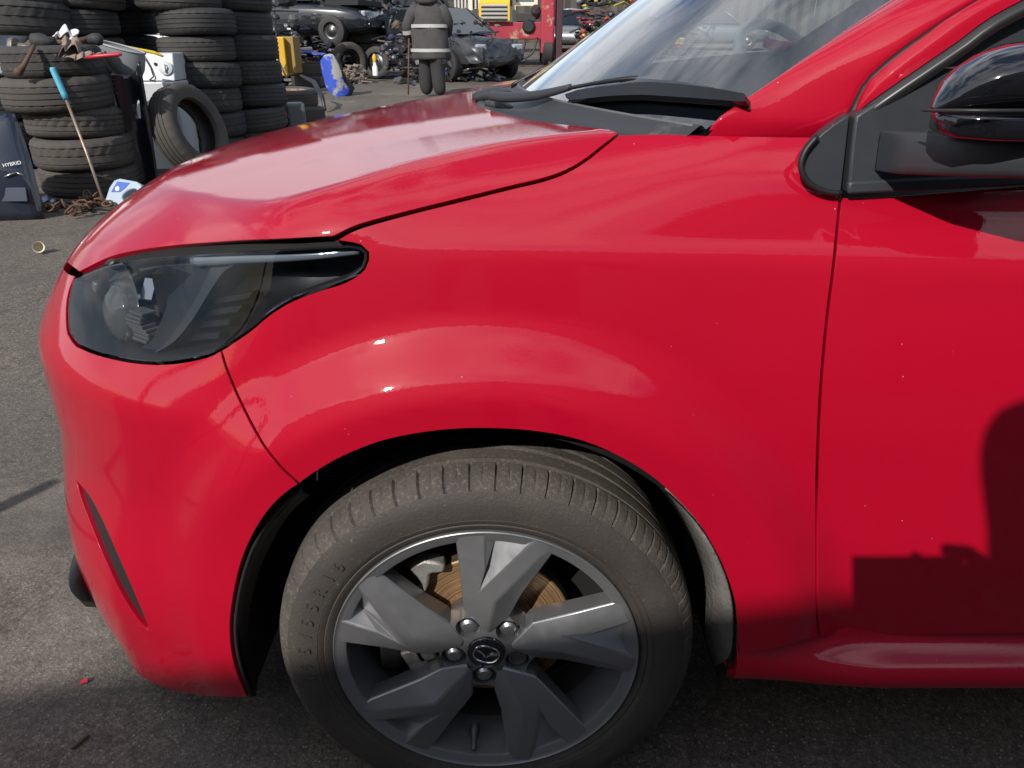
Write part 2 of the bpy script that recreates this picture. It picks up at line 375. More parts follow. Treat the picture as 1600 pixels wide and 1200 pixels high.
vb = shrink(clean(to_side(vent3), .002), -.010)
panel('vent_recess', vb, BLACK, car, off=.008, grid=.02, gap=0, depth=.004)

# door, its skin carried on to the rear beyond the picture
belt = on_body(spline([(1318, 307), (1400, 304), (1465, 299), (1530, 294), (1600, 288)], 9))
dlow = on_body(spline([(1284, 996), (1400, 994), (1500, 992), (1600, 990)], 9))
def run(p0, x1, z1, n=40):
    xs = np.linspace(p0[0], x1, n)[1:]; zs = p0[2] + (z1 - p0[2]) * (np.linspace(0, 1, n)[1:]); o = []
    for x_, z_ in zip(xs, zs):
        y_ = bisect(lambda yy: phi(np.array([x_, -yy, z_])), np.array(-.6), np.array(.3)); o.append((x_, -float(y_), z_))
    return np.array(o)
b2 = run(belt[-1], 1.42, 1.005); l2 = run(dlow[-1], 1.38, .375)
gap3 = on_body(spline(DOOR_GAP, 9))
door_o = np.vstack([gap3, belt, b2, run(b2[-1], 1.38, .375, 30) , l2[::-1], dlow[::-1]])
door = panel('door', to_side(door_o), PAINT, car, grid=.013)
b3 = run(b2[-1], 2.35, 1.06); l3 = run(l2[-1], 2.10, .42)
rear_o = np.vstack([b2[-1:], b3, run(b3[-1], 2.10, .42, 40), l3[::-1], run(b2[-1], 1.38, .375, 30)[::-1]])
panel('rear_door', to_side(rear_o), PAINT, car, grid=.03)
# ------------------------------------------------------------------ wheel (local: axis along +Y = into the car, face towards -Y)
ALLOY = mat('alloy_grey', (.25, .252, .26), .33, .66, coat=.25, dirt=(240, .60, .76, (.30, .28, .26)), rvar=(40, .30, .46))
ALLOY_IN = mat('alloy_barrel', (.12, .12, .125), .45, .6, dirt=(30, .45, .8, (.16, .13, .11)))
RUBBER = mat('tyre_rubber', (.046, .041, .036), .8, noise=(14, .5, (.092, .079, .066)), bump=(420, .4), dirt=(190, .52, .72, (.17, .148, .122)))
RUBBER_SIDE = mat('tyre_sidewall', (.032, .028, .026), .66, noise=(9, .55, (.060, .051, .044)), bump=(260, .22), dirt=(150, .60, .74, (.15, .125, .10)))
def rust_material():
    m = bpy.data.materials.new('rusty_disc'); m.use_nodes = True; t = m.node_tree; b = t.nodes['Principled BSDF']; b.inputs['Roughness'].default_value = .5; b.inputs['Metallic'].default_value = .45
    g = t.nodes.new('ShaderNodeTexCoord'); sp = t.nodes.new('ShaderNodeSeparateXYZ'); t.links.new(g.outputs['Object'], sp.inputs[0])
    cx = t.nodes.new('ShaderNodeCombineXYZ'); t.links.new(sp.outputs[0], cx.inputs[0]); t.links.new(sp.outputs[2], cx.inputs[1])
    ln = t.nodes.new('ShaderNodeVectorMath'); ln.operation = 'LENGTH'; t.links.new(cx.outputs[0], ln.inputs[0])
    n = t.nodes.new('ShaderNodeTexNoise'); n.noise_dimensions = '1D'; n.inputs['Scale'].default_value = 420; n.inputs['Detail'].default_value = 3
    n2 = t.nodes.new('ShaderNodeTexNoise'); n2.inputs['Scale'].default_value = 45; t.links.new(g.outputs['Object'], n2.inputs['Vector'])
    ad = t.nodes.new('ShaderNodeMath'); ad.operation = 'MULTIPLY_ADD'; t.links.new(n2.outputs[0], ad.inputs[0]); ad.inputs[1].default_value = .004; t.links.new(ln.outputs['Value'], ad.inputs[2]); t.links.new(ad.outputs[0], n.inputs['W'])
    r_ = t.nodes.new('ShaderNodeValToRGB'); r_.color_ramp.elements[0].position = .34; r_.color_ramp.elements[0].color = (.10, .075, .055, 1); r_.color_ramp.elements[1].position = .62; r_.color_ramp.elements[1].color = (.36, .20, .085, 1)
    t.links.new(n.outputs[0], r_.inputs[0]); t.links.new(r_.outputs[0], b.inputs['Base Color']); return m
RUST = rust_material()
CAST = mat('cast_metal', (.34, .33, .31), .5, .6, bump=(300, .2), dirt=(50, .5, .8, (.16, .12, .09)))
NUTM = mat('nut_metal', (.42, .42, .43), .3, .9)

def tyre_mesh(prof, n, sipes=True, every=7, sh=(6, 9)):
    """prof [(radius, y)] outer bead -> inner bead"""
    vs = []; fs = []; L = len(prof)
    for k in range(n):
        a = 2 * math.pi * k / n
        cut = sipes and (k % every == 0); cut2 = sipes and (k % every == every // 2)
        for i, (r_, y) in enumerate(prof):
            rr = r_; yy = y
            if cut and sh[0] <= i <= sh[1]: rr -= .0045
            if cut2 and sh[0] + 1 <= i <= sh[1] - 1: rr -= .002
            vs.append((rr * math.cos(a), yy, rr * math.sin(a)))
    for k in range(n):
        for i in range(L - 1):
            j = (k + 1) % n; fs.append((k * L + i, j * L + i, j * L + i + 1, k * L + i + 1))
    return vs, fs
TPROF = [(.219, .016), (.2235, .006), (.230, .001), (.2345, -.001), (.236, .000), (.2375, -.0015), (.2440, -.0038), (.2446, -.0032), (.2452, -.0042), (.252, -.0055), (.268, -.007), (.280, -.005), (.287, -.0015), (.2885, -.0008), (.2895, .0004), (.2985, .0085), (.3035, .0165), (.3070, .026), (.3090, .038),
         (.3093, .0400), (.3025, .0415), (.3025, .0475), (.3096, .049), (.3104, .066), (.3104, .074), (.3032, .0755), (.3032, .0825), (.3106, .084), (.3106, .104), (.3032, .1055), (.3032, .1125), (.3104, .114), (.3100, .138), (.3025, .1395), (.3025, .146), (.3090, .1475), (.306, .162), (.298, .176), (.285, .186), (.260, .190), (.232, .184), (.219, .172)]
def make_wheel(parent_name='wheel'):
    wheel = bpy.data.objects.new(parent_name, None); link(wheel)
    vs, fs = tyre_mesh(TPROF, 756, True, 14, (14, 18))
    ty = meshobj('tyre', vs, fs, RUBBER, wheel, auto=38); ty.data.materials.append(RUBBER_SIDE)
    L = len(TPROF) - 1
    for i, p in enumerate(ty.data.polygons): p.material_index = 1 if (i % L) < 13 else 0
    # rim barrel and lip
    MY = Matrix.Rotation(R(90), 4, 'X')          # lathe Z -> -Y
    lip = [(.2195, -.020), (.2225, -.010), (.2238, -.004), (.2234, -.0005), (.2222, .0006), (.2205, -.0012), (.2170, -.0030), (.2080, -.0042), (.2050, -.0065), (.2038, -.012), (.2030, -.030), (.1960, -.050), (.1930, -.075), (.1925, -.165)]
    MB().lathe(lip, 128, MY).build('rim', ALLOY, wheel, auto=35)
    inner = MB().lathe([(.1905, -.165), (.1905, -.07)], 96, MY).build('rim_barrel', ALLOY_IN, wheel, smooth=True)
    # five twisted spokes; (radius, degrees from spoke axis, height towards the viewer)
    S = dict(a0=(.2165, 15.5, -.0038), a1=(.2165, 4.5, -.0022), a2=(.162, 4.5, .003), a3=(.122, 9.5, .006), a4=(.040, 1, -.010), a5=(.040, 9, -.0150), a6=(.086, 27, -.013), a7=(.150, 18.5, -.009),
             b0=(.2165, -13, -.0022), b1=(.2165, -22, -.0045), b2=(.200, -22.5, -.009), b3=(.118, -21, -.014), b4=(.080, -23, -.015), b5=(.040, -9, -.0150), m0=(.196, -17.5, .001), m1=(.112, -2.5, .009), c0=(.198, .5, -.026), c1=(.2165, 1.5, -.022))
    F = [('a0', 'a1', 'a2', 'a7'), ('a7', 'a2', 'a3', 'a6'), ('a6', 'a3', 'a4', 'a5'), ('a1', 'c1', 'c0', 'a2'), ('a2', 'c0', 'a3'), ('c1', 'b0', 'c0'), ('c0', 'b0', 'a3'),
         ('b0', 'b1', 'b2', 'm0'), ('b0', 'm0', 'm1', 'a3'), ('m0', 'b2', 'b3', 'm1'), ('a3', 'm1', 'a4'), ('m1', 'b3', 'b4', 'a4'), ('a4', 'b4', 'b5')]
    WALL = [('a5', 'a6'), ('a6', 'a7'), ('a7', 'a0')], [('b1', 'b2'), ('b2', 'b3'), ('b3', 'b4'), ('b4', 'b5')]
    for k in range(5):
        ax = 85 + 72 * k; mb = MB(); pos = {}
        for nm, (r_, an, h) in S.items():
            t_ = R(ax + an); pos[nm] = (r_ * math.cos(t_), -h, r_ * math.sin(t_))
        names = list(S); vs = [pos[n_] for n_ in names]; ix = {n_: i for i, n_ in enumerate(names)}; fs = [tuple(ix[q] for q in f) for f in F]
        back = {}
        for ch in WALL:
            for a, b in ch:
                for q in (a, b):
                    if q not in back:
                        back[q] = len(vs); p = pos[q]; r0 = math.hypot(p[0], p[2]); t_ = math.atan2(p[2], p[0]) + (R(-1.6) if q[0] == 'a' else R(1.6)); vs.append((r0 * math.cos(t_), p[1] + .034, r0 * math.sin(t_)))
                fs.append((ix[a], ix[b], back[b], back[a]))
        o = mb.add(vs, fs).build('spoke', ALLOY, wheel, auto=24, bevel=.0026)
    # hub with five nut pockets
    NR = .050; circ = lambda cx, cy, r_, n: [(cx + r_ * math.cos(2 * math.pi * i / n), cy + r_ * math.sin(2 * math.pi * i / n)) for i in range(n)]
    loops = [circ(0, 0, .0755, 60), circ(0, 0, .0285, 40)] + [circ(NR * math.cos(R(121 + 72 * k)), NR * math.sin(R(121 + 72 * k)), .0188, 24) for k in range(5)]
    # scalloped outer edge between the spokes
    loops[0] = [(x * (1 - .10 * math.cos(5 * (math.atan2(y, x) - R(121)))), y * (1 - .10 * math.cos(5 * (math.atan2(y, x) - R(121))))) for x, y in loops[0]]
    v2 = [Vector(p) for lp in loops for p in lp]; ed = []; q = 0
    for lp in loops: ed += [(q + i, q + (i + 1) % len(lp)) for i in range(len(lp))]; q += len(lp)
    r_ = geometry.delaunay_2d_cdt(v2, ed, [], 0, 1e-7); cv = np.array([tuple(v) for v in r_[0]])
    tri = [f for f in r_[2] if not any(in_poly(cv[list(f)].mean(0)[None], np.array(h))[0] for h in loops[1:]) and in_poly(cv[list(f)].mean(0)[None], np.array(loops[0]))[0]]
    HH = lambda x, z: .0165 - .004 * max(0, 1 - math.hypot(x, z) / .045)
    hv = [(x, HH(x, z), z) for x, z in cv]; hf = [tuple(f) for f in tri]
    for li, lp in enumerate(loops):
        k0 = len(hv); dp = .030 if li == 0 else .026; n_ = len(lp)
        for x, z in lp: hv.append((x, HH(x, z), z)); 
        for x, z in lp: hv.append((x, HH(x, z) + dp, z))
        for i in range(n_): hf.append((k0 + i, k0 + (i + 1) % n_, k0 + n_ + (i + 1) % n_, k0 + n_ + i))
    MB().add(hv, hf).build('hub', ALLOY, wheel, auto=30, bevel=.0012)
    # lug nuts
    hexp = [(.0142 * math.cos(R(60 * i)), .0142 * math.sin(R(60 * i))) for i in range(6)]
    for k in range(5):
        a = R(121 + 72 * k); c = Vector((NR * math.cos(a), .041, NR * math.sin(a)))
        M = Matrix.Translation(c) @ MY @ Matrix.Rotation(RNG.uniform(0, 1), 4, 'Z')
        nb_ = MB()
        if k != 3: nb_.prism(hexp, .016, M).lathe([(.0128, .016), (.0120, .021), (.0085, .0245), (.0001, .0255)], 16, M)
        else: nb_.lathe([(.0145, 0), (.0145, .017), (.0135, .019), (.0100, .0195), (.0095, .0165), (.0001, .0165)], 24, M)
        nb_.lathe([(.0182, -.004), (.0182, .003), (.013, .004)], 24, M)
        nut = nb_.build('lug_nut', NUTM if k != 3 else mat('locking_nut', (.16, .15, .15), .45, .7), wheel, auto=30)
    # centre cap with the maker's winged emblem
    cap = MB().lathe([(.0282, -.016), (.0282, -.0115), (.0272, -.0098), (.015, -.0088), (.0001, -.0085)], 48, MY).build('centre_cap', GLOSSB, wheel, smooth=True)
    ring = MB()
    pts = []
    for i in range(64):
        a = 2 * math.pi * i / 64; rx, rz = .0188, .0150
        ca, sa = math.cos(a), math.sin(a); e = 2.4
        pts.append((rx * math.copysign(abs(ca) ** (2 / e), ca), .0082, rz * math.copysign(abs(sa) ** (2 / e), sa)))
    ring.tube(pts, .0013, 8, closed=True)
    def wing(side):
        P = [(0, -.0050), (.0035, .0004), (.0095, .0042), (.0158, .0055), (.0150, .0018), (.0100, .0010), (.0055, -.0016), (.0020, -.0062)]
        M = Matrix.Translation((0, .0088, .001)) @ Matrix.Rotation(R(90), 4, 'X') @ Matrix.Diagonal((side, 1, 1, 1))
        ring.prism(P, .0022, M)
    wing(1); wing(-1)
    em = ring.build('emblem', CHROME, cap, auto=40)
    em.rotation_euler = (0, R(18), 0)
    # valve
    va = R(263); c = Vector((.178 * math.cos(va), .034, .178 * math.sin(va)))
    M = Matrix.Translation(c) @ Matrix.Rotation(R(112), 4, 'X')
    vb_ = MB().lathe([(.0085, -.004), (.0085, .006), (.0062, .010), (.0050, .018), (.0042, .020), (.0042, .034), (.0028, .036), (.0001, .037)], 16, M).build('valve', mat('valve_rubber', (.05, .05, .05), .4, .3), wheel, auto=35)
    # sidewall size marking
    txt = '195/55R16'; cu = bpy.data.curves.new('t', 'FONT'); lm = MB(); dg = None
    ang = 187.
    for ch in txt:
        cu.body = ch; cu.size = .025; cu.extrude = .0014; cu.align_x = 'CENTER'
        ob = bpy.data.objects.new('t', cu); COL.objects.link(ob); bpy.context.view_layer.update()
        me = bpy.data.meshes.new_from_object(ob.evaluated_get(bpy.context.evaluated_depsgraph_get())); bpy.data.objects.remove(ob)
        M = Matrix.Rotation(-R(ang - 90), 4, 'Y') @ Matrix.Translation((0, -.0066, .2545)) @ Matrix.Rotation(R(90), 4, 'X')
        lm.add([M @ v.co for v in me.vertices], [tuple(p.vertices) for p in me.polygons]); bpy.data.meshes.remove(me); ang -= 6.4 if ch not in '/1' else 5.2
    bpy.data.curves.remove(cu)
    lm.build('size_lettering', mat('lettering_rubber', (.045, .042, .040), .5), ty)
    # brake disc and caliper behind the spokes
    disc = MB().lathe([(.060, -.075), (.070, -.060), (.074, -.060), (.0745, -.068), (.128, -.068), (.130, -.070), (.130, -.090), (.07, -.090)], 96, MY).build('brake_disc', RUST, wheel, auto=30)
    MB().lathe([(.040, -.045), (.0735, -.045), (.0735, -.0675)], 64, MY).build('disc_hat', mat('disc_hat', (.10, .085, .075), .6, .5, bump=(200, .2)), wheel, auto=30)
    cal = MB()
    def cbox(rr, an, w_, h_, y0, y1, tw=0):
        a = R(an); M = Matrix.Translation((rr * math.cos(a), 0, rr * math.sin(a))) @ Matrix.Rotation(-a + R(tw), 4, 'Y')
        cal.add([M @ Vector((x, y, z)) for x in (-h_ / 2, h_ / 2) for y in (y0, y1) for z in (-w_ / 2, w_ / 2)], [(0, 1, 3, 2), (4, 6, 7, 5), (0, 4, 5, 1), (2, 3, 7, 6), (0, 2, 6, 4), (1, 5, 7, 3)])
    arrow = [(365, 270), (398, 246), (435, 230), (500, 240), (541, 254), (535, 290), (480, 294), (466, 300), (463, 345), (442, 396), (428, 345), (404, 312)]
    loc = [at_y(520 + X / 3.077, 800 + Y / 3.077, .058) for X, Y in arrow]
    cal.prism([(p_[0], p_[2] - HUBZ) for p_ in loc], .024, Matrix.Translation((0, .072, 0)) @ Matrix.Rotation(R(90), 4, 'X'))
    cal.build('brake_caliper', CAST, wheel, auto=30, bevel=.004); cal = MB()
    cbox(.120, 205, .052, .034, .044, .066, 0); cbox(.102, 200, .030, .03, .044, .062, 0)
    cal.build('caliper_foot', CAST, wheel, auto=30, bevel=.004)
    cb2 = MB()
    cb2.box((-.150, .085, .02), (.035, .06, .19)); cb2.build('caliper_carrier', DARK, wheel, bevel=.006)
    back = MB().lathe([(.0001, -.13), (.19, -.13)], 48, MY).build('backing_plate', DARK, wheel)
    return wheel
wheel = make_wheel(); wheel.parent = car; wheel.location = (0, .008, HUBZ); 
rw = copy_tree(wheel, car); rw.location = (WB, .008, HUBZ)
def _res(P, sub):
    P = np.array(P); E = np.vstack([2 * P[0] - P[1], P, 2 * P[-1] - P[-2]]); o = []
    for i in range(1, len(E) - 2):
        for k in range(sub):
            t = k / sub; a, b, c, d = E[i - 1], E[i], E[i + 1], E[i + 2]; o.append(.5 * ((2 * b) + (c - a) * t + (2 * a - 5 * b + 4 * c - d) * t * t + (3 * b - a - 3 * c + d) * t ** 3))
    o.append(P[-1]); return o
# ------------------------------------------------------------------ wheel arch, sill, under body
def arch_liner(cx):
    mb = MB(); n = 48; ys = [.030, .06, .30]
    prof = []
    vs = []; 
    for k in range(n + 1):
        a = R(-14 + 208 * k / n)
        for j, y in enumerate(ys): r_ = .372 if j else .366; vs.append((cx + r_ * math.cos(a), y, HUBZ + r_ * math.sin(a)))
    fs = [(k * 3 + j, k * 3 + j + 1, (k + 1) * 3 + j + 1, (k + 1) * 3 + j) for k in range(n) for j in range(2)]
    mb.add(vs, fs)
    c = len(mb.v); mb.add([(cx + .372 * math.cos(R(-14 + 208 * k / n)), .30, HUBZ + .372 * math.sin(R(-14 + 208 * k / n))) for k in range(n + 1)], [tuple(range(n + 1))])
    return mb.build('wheel_arch_liner', DARK, car)
arch_liner(0.)
# mud-splashed liner edge behind the wheel, and the one in front
FLAP = mat('dirty_liner', (.10, .10, .10), .7, noise=(10, .6, (.19, .18, .165)), bump=(160, .5), dirt=(25, .5, .75, (.24, .22, .19)))
def liner_strip(name, outer_px, inner_px, y_out, y_in, m):
    a = spline(outer_px, 12); b = spline(inner_px, 12); n = 24
    A = [a[int(i * (len(a) - 1) / n)] for i in range(n + 1)]; B = [b[int(i * (len(b) - 1) / n)] for i in range(n + 1)]
    vs = []; 
    for p, q in zip(A, B):
        o_ = at_y(p[0], p[1], y_out); i_ = at_y(q[0], q[1], y_in); mid = (o_ + i_) / 2 + np.array([.004 * (1 if o_[0] > 0 else -1), 0, 0]); vs += [o_, mid, i_]
    fs = [(k * 3 + j, k * 3 + j + 1, (k + 1) * 3 + j + 1, (k + 1) * 3 + j) for k in range(n) for j in range(2)]
    o = MB().add(vs, fs).build(name, m, car, smooth=True); s_ = o.modifiers.new('solid', 'SOLIDIFY'); s_.thickness = .004; return o
liner_strip('mud_flap', [(1040, 762), (1075, 795), (1105, 838), (1128, 885), (1143, 930), (1147, 980), (1145, 1020), (1139, 1058)], [(1032, 756), (1062, 800), (1088, 850), (1102, 890), (1106, 930), (1104, 985), (1112, 1018), (1124, 1056)], .036, .085, FLAP)
liner_strip('front_liner_edge', [(470, 760), (430, 795), (400, 840), (380, 890), (368, 945), (365, 990), (373, 1040), (391, 1089)], [(482, 770), (450, 800), (425, 840), (402, 890), (388, 945), (384, 990), (388, 1040), (397, 1088)], .020, .055, BLACK)

# side skirt: one swept section
xs = np.concatenate([np.linspace(.364, .62, 28), np.linspace(.66, 2.2, 12)])
def skirt_section(x):
    q = .45 + .55 * float(sm(.36, .58, np.array(x)))
    full = [(.045, .385), (.030, .372), (.020, .360), (.016, .350), (.010, .339), (-.004, .326), (-.019, .314), (-.027, .303), (-.029, .293), (-.026, .283), (-.014, .272), (.014, .264), (.055, .258)]
    return [(.016 - q * (.016 - y_) if y_ < .016 else y_, z_) for y_, z_ in full]
vs = []; 
for x in xs:
    sec = _res(skirt_section(x), 3); NS = len(sec); vs += [(x, p_[0], p_[1]) for p_ in sec]
MB().add(vs, [(a * NS + j, a * NS + j + 1, (a + 1) * NS + j + 1, (a + 1) * NS + j) for a in range(len(xs) - 1) for j in range(NS - 1)]).build('side_skirt', PAINT, car, smooth=True)

# added black core that fills the panel gaps with dark, floor and far side
core = MB(); core.box((.02, .85, .70), (.98, 1.30, .26)); core.box((1.45, .85, .58), (2.05, 1.50, .62)); core.box((-.42, .85, .45), (.30, 1.0, .42)); core.box((.95, .85, .27), (3.0, 1.3, .10))
core.build('dark_gap_core', DARK, car)
def far_side():
    q = np.array([(u, z) for z in np.linspace(.26, .96, 16) for u in np.linspace(math.pi * .95 * .62, math.pi * .95 * 1.40, 44)])
    th = q[:, 0] / .95; dx_, dy_ = np.sin(th), -np.cos(th); 
    V = from_side(q)
    return V
FV = far_side(); MB().add(FV, [(r_ * 44 + c, r_ * 44 + c + 1, (r_ + 1) * 44 + c + 1, (r_ + 1) * 44 + c) for r_ in range(15) for c in range(43)]).build('far_side_panel', PAINT, car, smooth=True)

# ------------------------------------------------------------------ glass
def glass_material(name, tint, rough=.0, refl=1.0):
    m = bpy.data.materials.new(name); m.use_nodes = True; t = m.node_tree; t.nodes.clear()
    o = t.nodes.new('ShaderNodeOutputMaterial'); mixs = t.nodes.new('ShaderNodeMixShader'); tr = t.nodes.new('ShaderNodeBsdfTransparent'); gl = t.nodes.new('ShaderNodeBsdfGlossy'); fr = t.nodes.new('ShaderNodeFresnel')
    fr.inputs[0].default_value = 1.5; tr.inputs[0].default_value = (*tint, 1); gl.inputs['Roughness'].default_value = rough; gl.inputs[0].default_value = (1, 1, 1, 1)
    mu = t.nodes.new('ShaderNodeMath'); mu.operation = 'MULTIPLY'; mu.inputs[1].default_value = refl; mu.use_clamp = True; t.links.new(fr.outputs[0], mu.inputs[0])
    t.links.new(mu.outputs[0], mixs.inputs[0]); t.links.new(tr.outputs[0], mixs.inputs[1]); t.links.new(gl.outputs[0], mixs.inputs[2]); t.links.new(mixs.outputs[0], o.inputs[0]); return m
GLASS = glass_material('windscreen_glass', (.78, .86, .86), 0, 1.9)
LENS = glass_material('lamp_lens', (.76, .78, .80), .0, .5)
SIDEGLASS = glass_material('side_glass', (.35, .40, .38), 0, 1.4)

def wind(a, b):
    """windscreen surface: a -1..1 across, b 0..1 up"""
    a = np.asarray(a, float); b = np.asarray(b, float)
    x = (.270 - .215 * (1 - a * a)) * (1 - b) + (1.02 - .12 * (1 - a * a)) * b
    y = YC + a * (.722 * (1 - b) + .575 * b)
    z = 1.030 + .006 * (1 - a * a) + (.465 + .03 * (1 - a * a)) * b + (.006 + .028 * (1 - a * a)) * np.sin(np.pi * b)
    return np.stack([x, y, z], -1)
na, nbb = 40, 24
G = [wind(-1.0 + 2.0 * i / na, j / nbb) for j in range(nbb + 1) for i in range(na + 1)]
MB().add(G, [(j * (na + 1) + i, j * (na + 1) + i + 1, (j + 1) * (na + 1) + i + 1, (j + 1) * (na + 1) + i) for j in range(nbb) for i in range(na)]).build('windscreen', GLASS, car, smooth=True)
# black ceramic border under the glass
def band(f, n, name, m):
    vs = []; fs = []
    for k in range(n + 1): vs += [tuple(f(k / n, 0.)), tuple(f(k / n, .5)), tuple(f(k / n, 1.))]
    for k in range(n):
        for j in range(2): fs.append((k * 3 + j, k * 3 + j + 1, (k + 1) * 3 + j + 1, (k + 1) * 3 + j))
    return MB().add(vs, fs).build(name, m, car, smooth=True)
FRIT = mat('black_frit', (.004, .005, .008), .12)
dn = np.array([.002, 0, -.005])
def frit_low(t, s): 
    a = -1 + 2 * t; return wind(a, (.060 + .22 * max(0, -a - .35)) * s) + dn
band(frit_low, 50, 'windscreen_border', FRIT)
band(lambda t, s: wind(-1.0 + (.085 - .035 * t) * s, t) + dn, 30, 'windscreen_border', FRIT)
band(lambda t, s: wind(1.0 - .05 * s, t) + dn, 30, 'windscreen_border', FRIT)

# ------------------------------------------------------------------ A-pillar, door frame, roof
def loft(lines, n, name, m, parent=car, sub=5, bulge=0., auto=None, thick=None):
    """surface through 3-D polylines (each resampled to n points), smoothed across"""
    res = []
    for l in lines:
        l = np.array(l, float); d = np.concatenate([[0], np.cumsum(np.linalg.norm(np.diff(l, axis=0), axis=1))]); s_ = np.linspace(0, d[-1], n)
        res.append(np.stack([np.interp(s_, d, l[:, c]) for c in range(3)], 1))
    rows = []
    for k in range(n):
        col = [r_[k] for r_ in res]
        if len(col) > 2: col = spline(col, 1e9) if sub == 1 else [p for p in _res(col, sub)]
        else: col = [col[0] + (col[1] - col[0]) * i / sub for i in range(sub + 1)]
        rows.append(col)
    c = len(rows[0]); vs = [p for r_ in rows for p in r_]
    o = MB().add(vs, [(i * c + j, i * c + j + 1, (i + 1) * c + j + 1, (i + 1) * c + j) for i in range(n - 1) for j in range(c - 1)]).build(name, m, parent, smooth=auto is None, auto=auto)
    if thick: s_ = o.modifiers.new('solid', 'SOLIDIFY'); s_.thickness = thick; s_.offset = -1
    return o
def P3(pts): return spline([at_y(*p) for p in pts], .01)
roofL = [(1.02, .275, 1.495), (1.5, .262, 1.515), (2.1, .285, 1.48)]
inner = np.vstack([[wind(-1.0, b_) + np.array([0, -.003, .004]) for b_ in np.linspace(0, .97, 40)], np.array(spline(roofL, .02))[1:]])
outer = spline([at_y(1274, 211, .112), at_y(1303, 193, .110), at_y(1327, 174, .107), at_y(1335, 152, .108), at_y(1352, 120, .107), at_y(1392, 85, .103), at_y(1452, 42, .099), at_y(1518, 0, .098), (.76, .115, 1.295), (.92, .150, 1.385), (1.10, .178, 1.445), (1.5, .190, 1.470), (2.1, .215, 1.435)], .02)
inner = np.array(inner); outer = np.array(outer)
def resamp(l, n):
    l = np.array(l); d = np.concatenate([[0], np.cumsum(np.linalg.norm(np.diff(l, axis=0), axis=1))]); s_ = np.linspace(0, d[-1], n) ; return np.stack([np.interp(s_, d, l[:, c]) for c in range(3)], 1)
NI = 120; I_ = resamp(inner, NI); O_ = resamp(outer, NI)
base_ = on_body([(1106 + (1274 - 1106) * k / 4, 209.5 + 2 * k / 4) for k in range(5)]); gb = grad(base_)
for A__, k_ in ((I_, 0), (O_, 4)): A__[0] = base_[k_] - gb[k_] * .004 + np.array([0, 0, -.002])
lift = np.array([-.05, -.45, .89]); lift /= np.linalg.norm(lift)
tp = sm(0, 14, np.arange(NI))[:, None]; q1 = I_ * .72 + O_ * .28 + lift * .012 * tp; q2 = I_ * .35 + O_ * .65 + lift * .013 * tp
q1[0] = base_[1] - gb[1] * .004; q2[0] = base_[3] - gb[3] * .004
loft([I_ + np.array([0, .006, -.012]), I_ + lift * .002 * tp, q1, q2, O_, O_ + np.array([0, .012, -.012])], NI, 'pillar', PAINT, sub=5)
# rubber seal line along the door opening
seal = MB().tube([p + np.array([.004, -.001, -.007]) for p in O_[1:]], .0058, 8); seal.build('door_seal', mat('seal_rubber', (.012, .012, .013), .5), car, smooth=True)
fr_in = np.array(spline([at_y(1334, 178, .099), at_y(1342, 154, .100), at_y(1358, 125, .099), at_y(1397, 92, .095), at_y(1456, 48, .091), at_y(1528, 0, .089), (.77, .106, 1.286), (.93, .141, 1.374), (1.12, .168, 1.432), (1.5, .180, 1.456), (2.1, .205, 1.42)], .02))
fr_out = np.array(spline([at_y(1337, 177, .092), at_y(1360, 158, .086), at_y(1400, 130, .082), at_y(1440, 103, .079), at_y(1500, 62, .076), at_y(1590, 3, .074), (.80, .088, 1.265), (.96, .122, 1.345), (1.15, .148, 1.396), (1.5, .160, 1.416), (2.1, .185, 1.38)], .02))
A_ = resamp(fr_in, 100); B_ = resamp(fr_out, 100)
loft([A_ + np.array([.004, .01, -.010]), A_, (A_ + B_) / 2 + np.array([0, -.004, .005]), B_], 100, 'door_frame', PAINT, sub=5)
C_ = resamp(fr_out + np.array([.010, -.002, -.014]), 100)
loft([B_ + np.array([0, .004, 0]), (B_ + C_) / 2 + np.array([0, -.006, .001]), C_], 100, 'window_trim', mat('trim_grey', (.04, .041, .043), .35, .2), sub=4)
# roof and tailgate glass beyond the picture
roof = MB(); rr_ = []
for i, p in enumerate(resamp(np.array(roofL), 12)):
    for j in range(13): a = -1 + j / 6; rr_.append((p[0] - .10 * (1 - a * a) * (1 - i / 11), YC + a * (YC - p[1]), p[2] + .035 * (1 - a * a)))
roof.add(rr_, [(i * 13 + j, i * 13 + j + 1, (i + 1) * 13 + j + 1, (i + 1) * 13 + j) for i in range(11) for j in range(12)]).build('roof', PAINT, car, smooth=True)
loft([C_[40:] + np.array([.002, .004, 0]), np.array([[p[0] - .02, .075 + .01 * 0, 1.0 + .03 * (p[0] - .9)] for p in C_[40:]])], 40, 'side_window', SIDEGLASS, sub=3)
I2 = I_.copy(); I2[:, 1] = 2 * YC - I2[:, 1]; O2 = O_.copy(); O2[:, 1] = 2 * YC - O2[:, 1]
loft([I2, O2], 60, 'pillar', PAINT, sub=2, thick=.03)

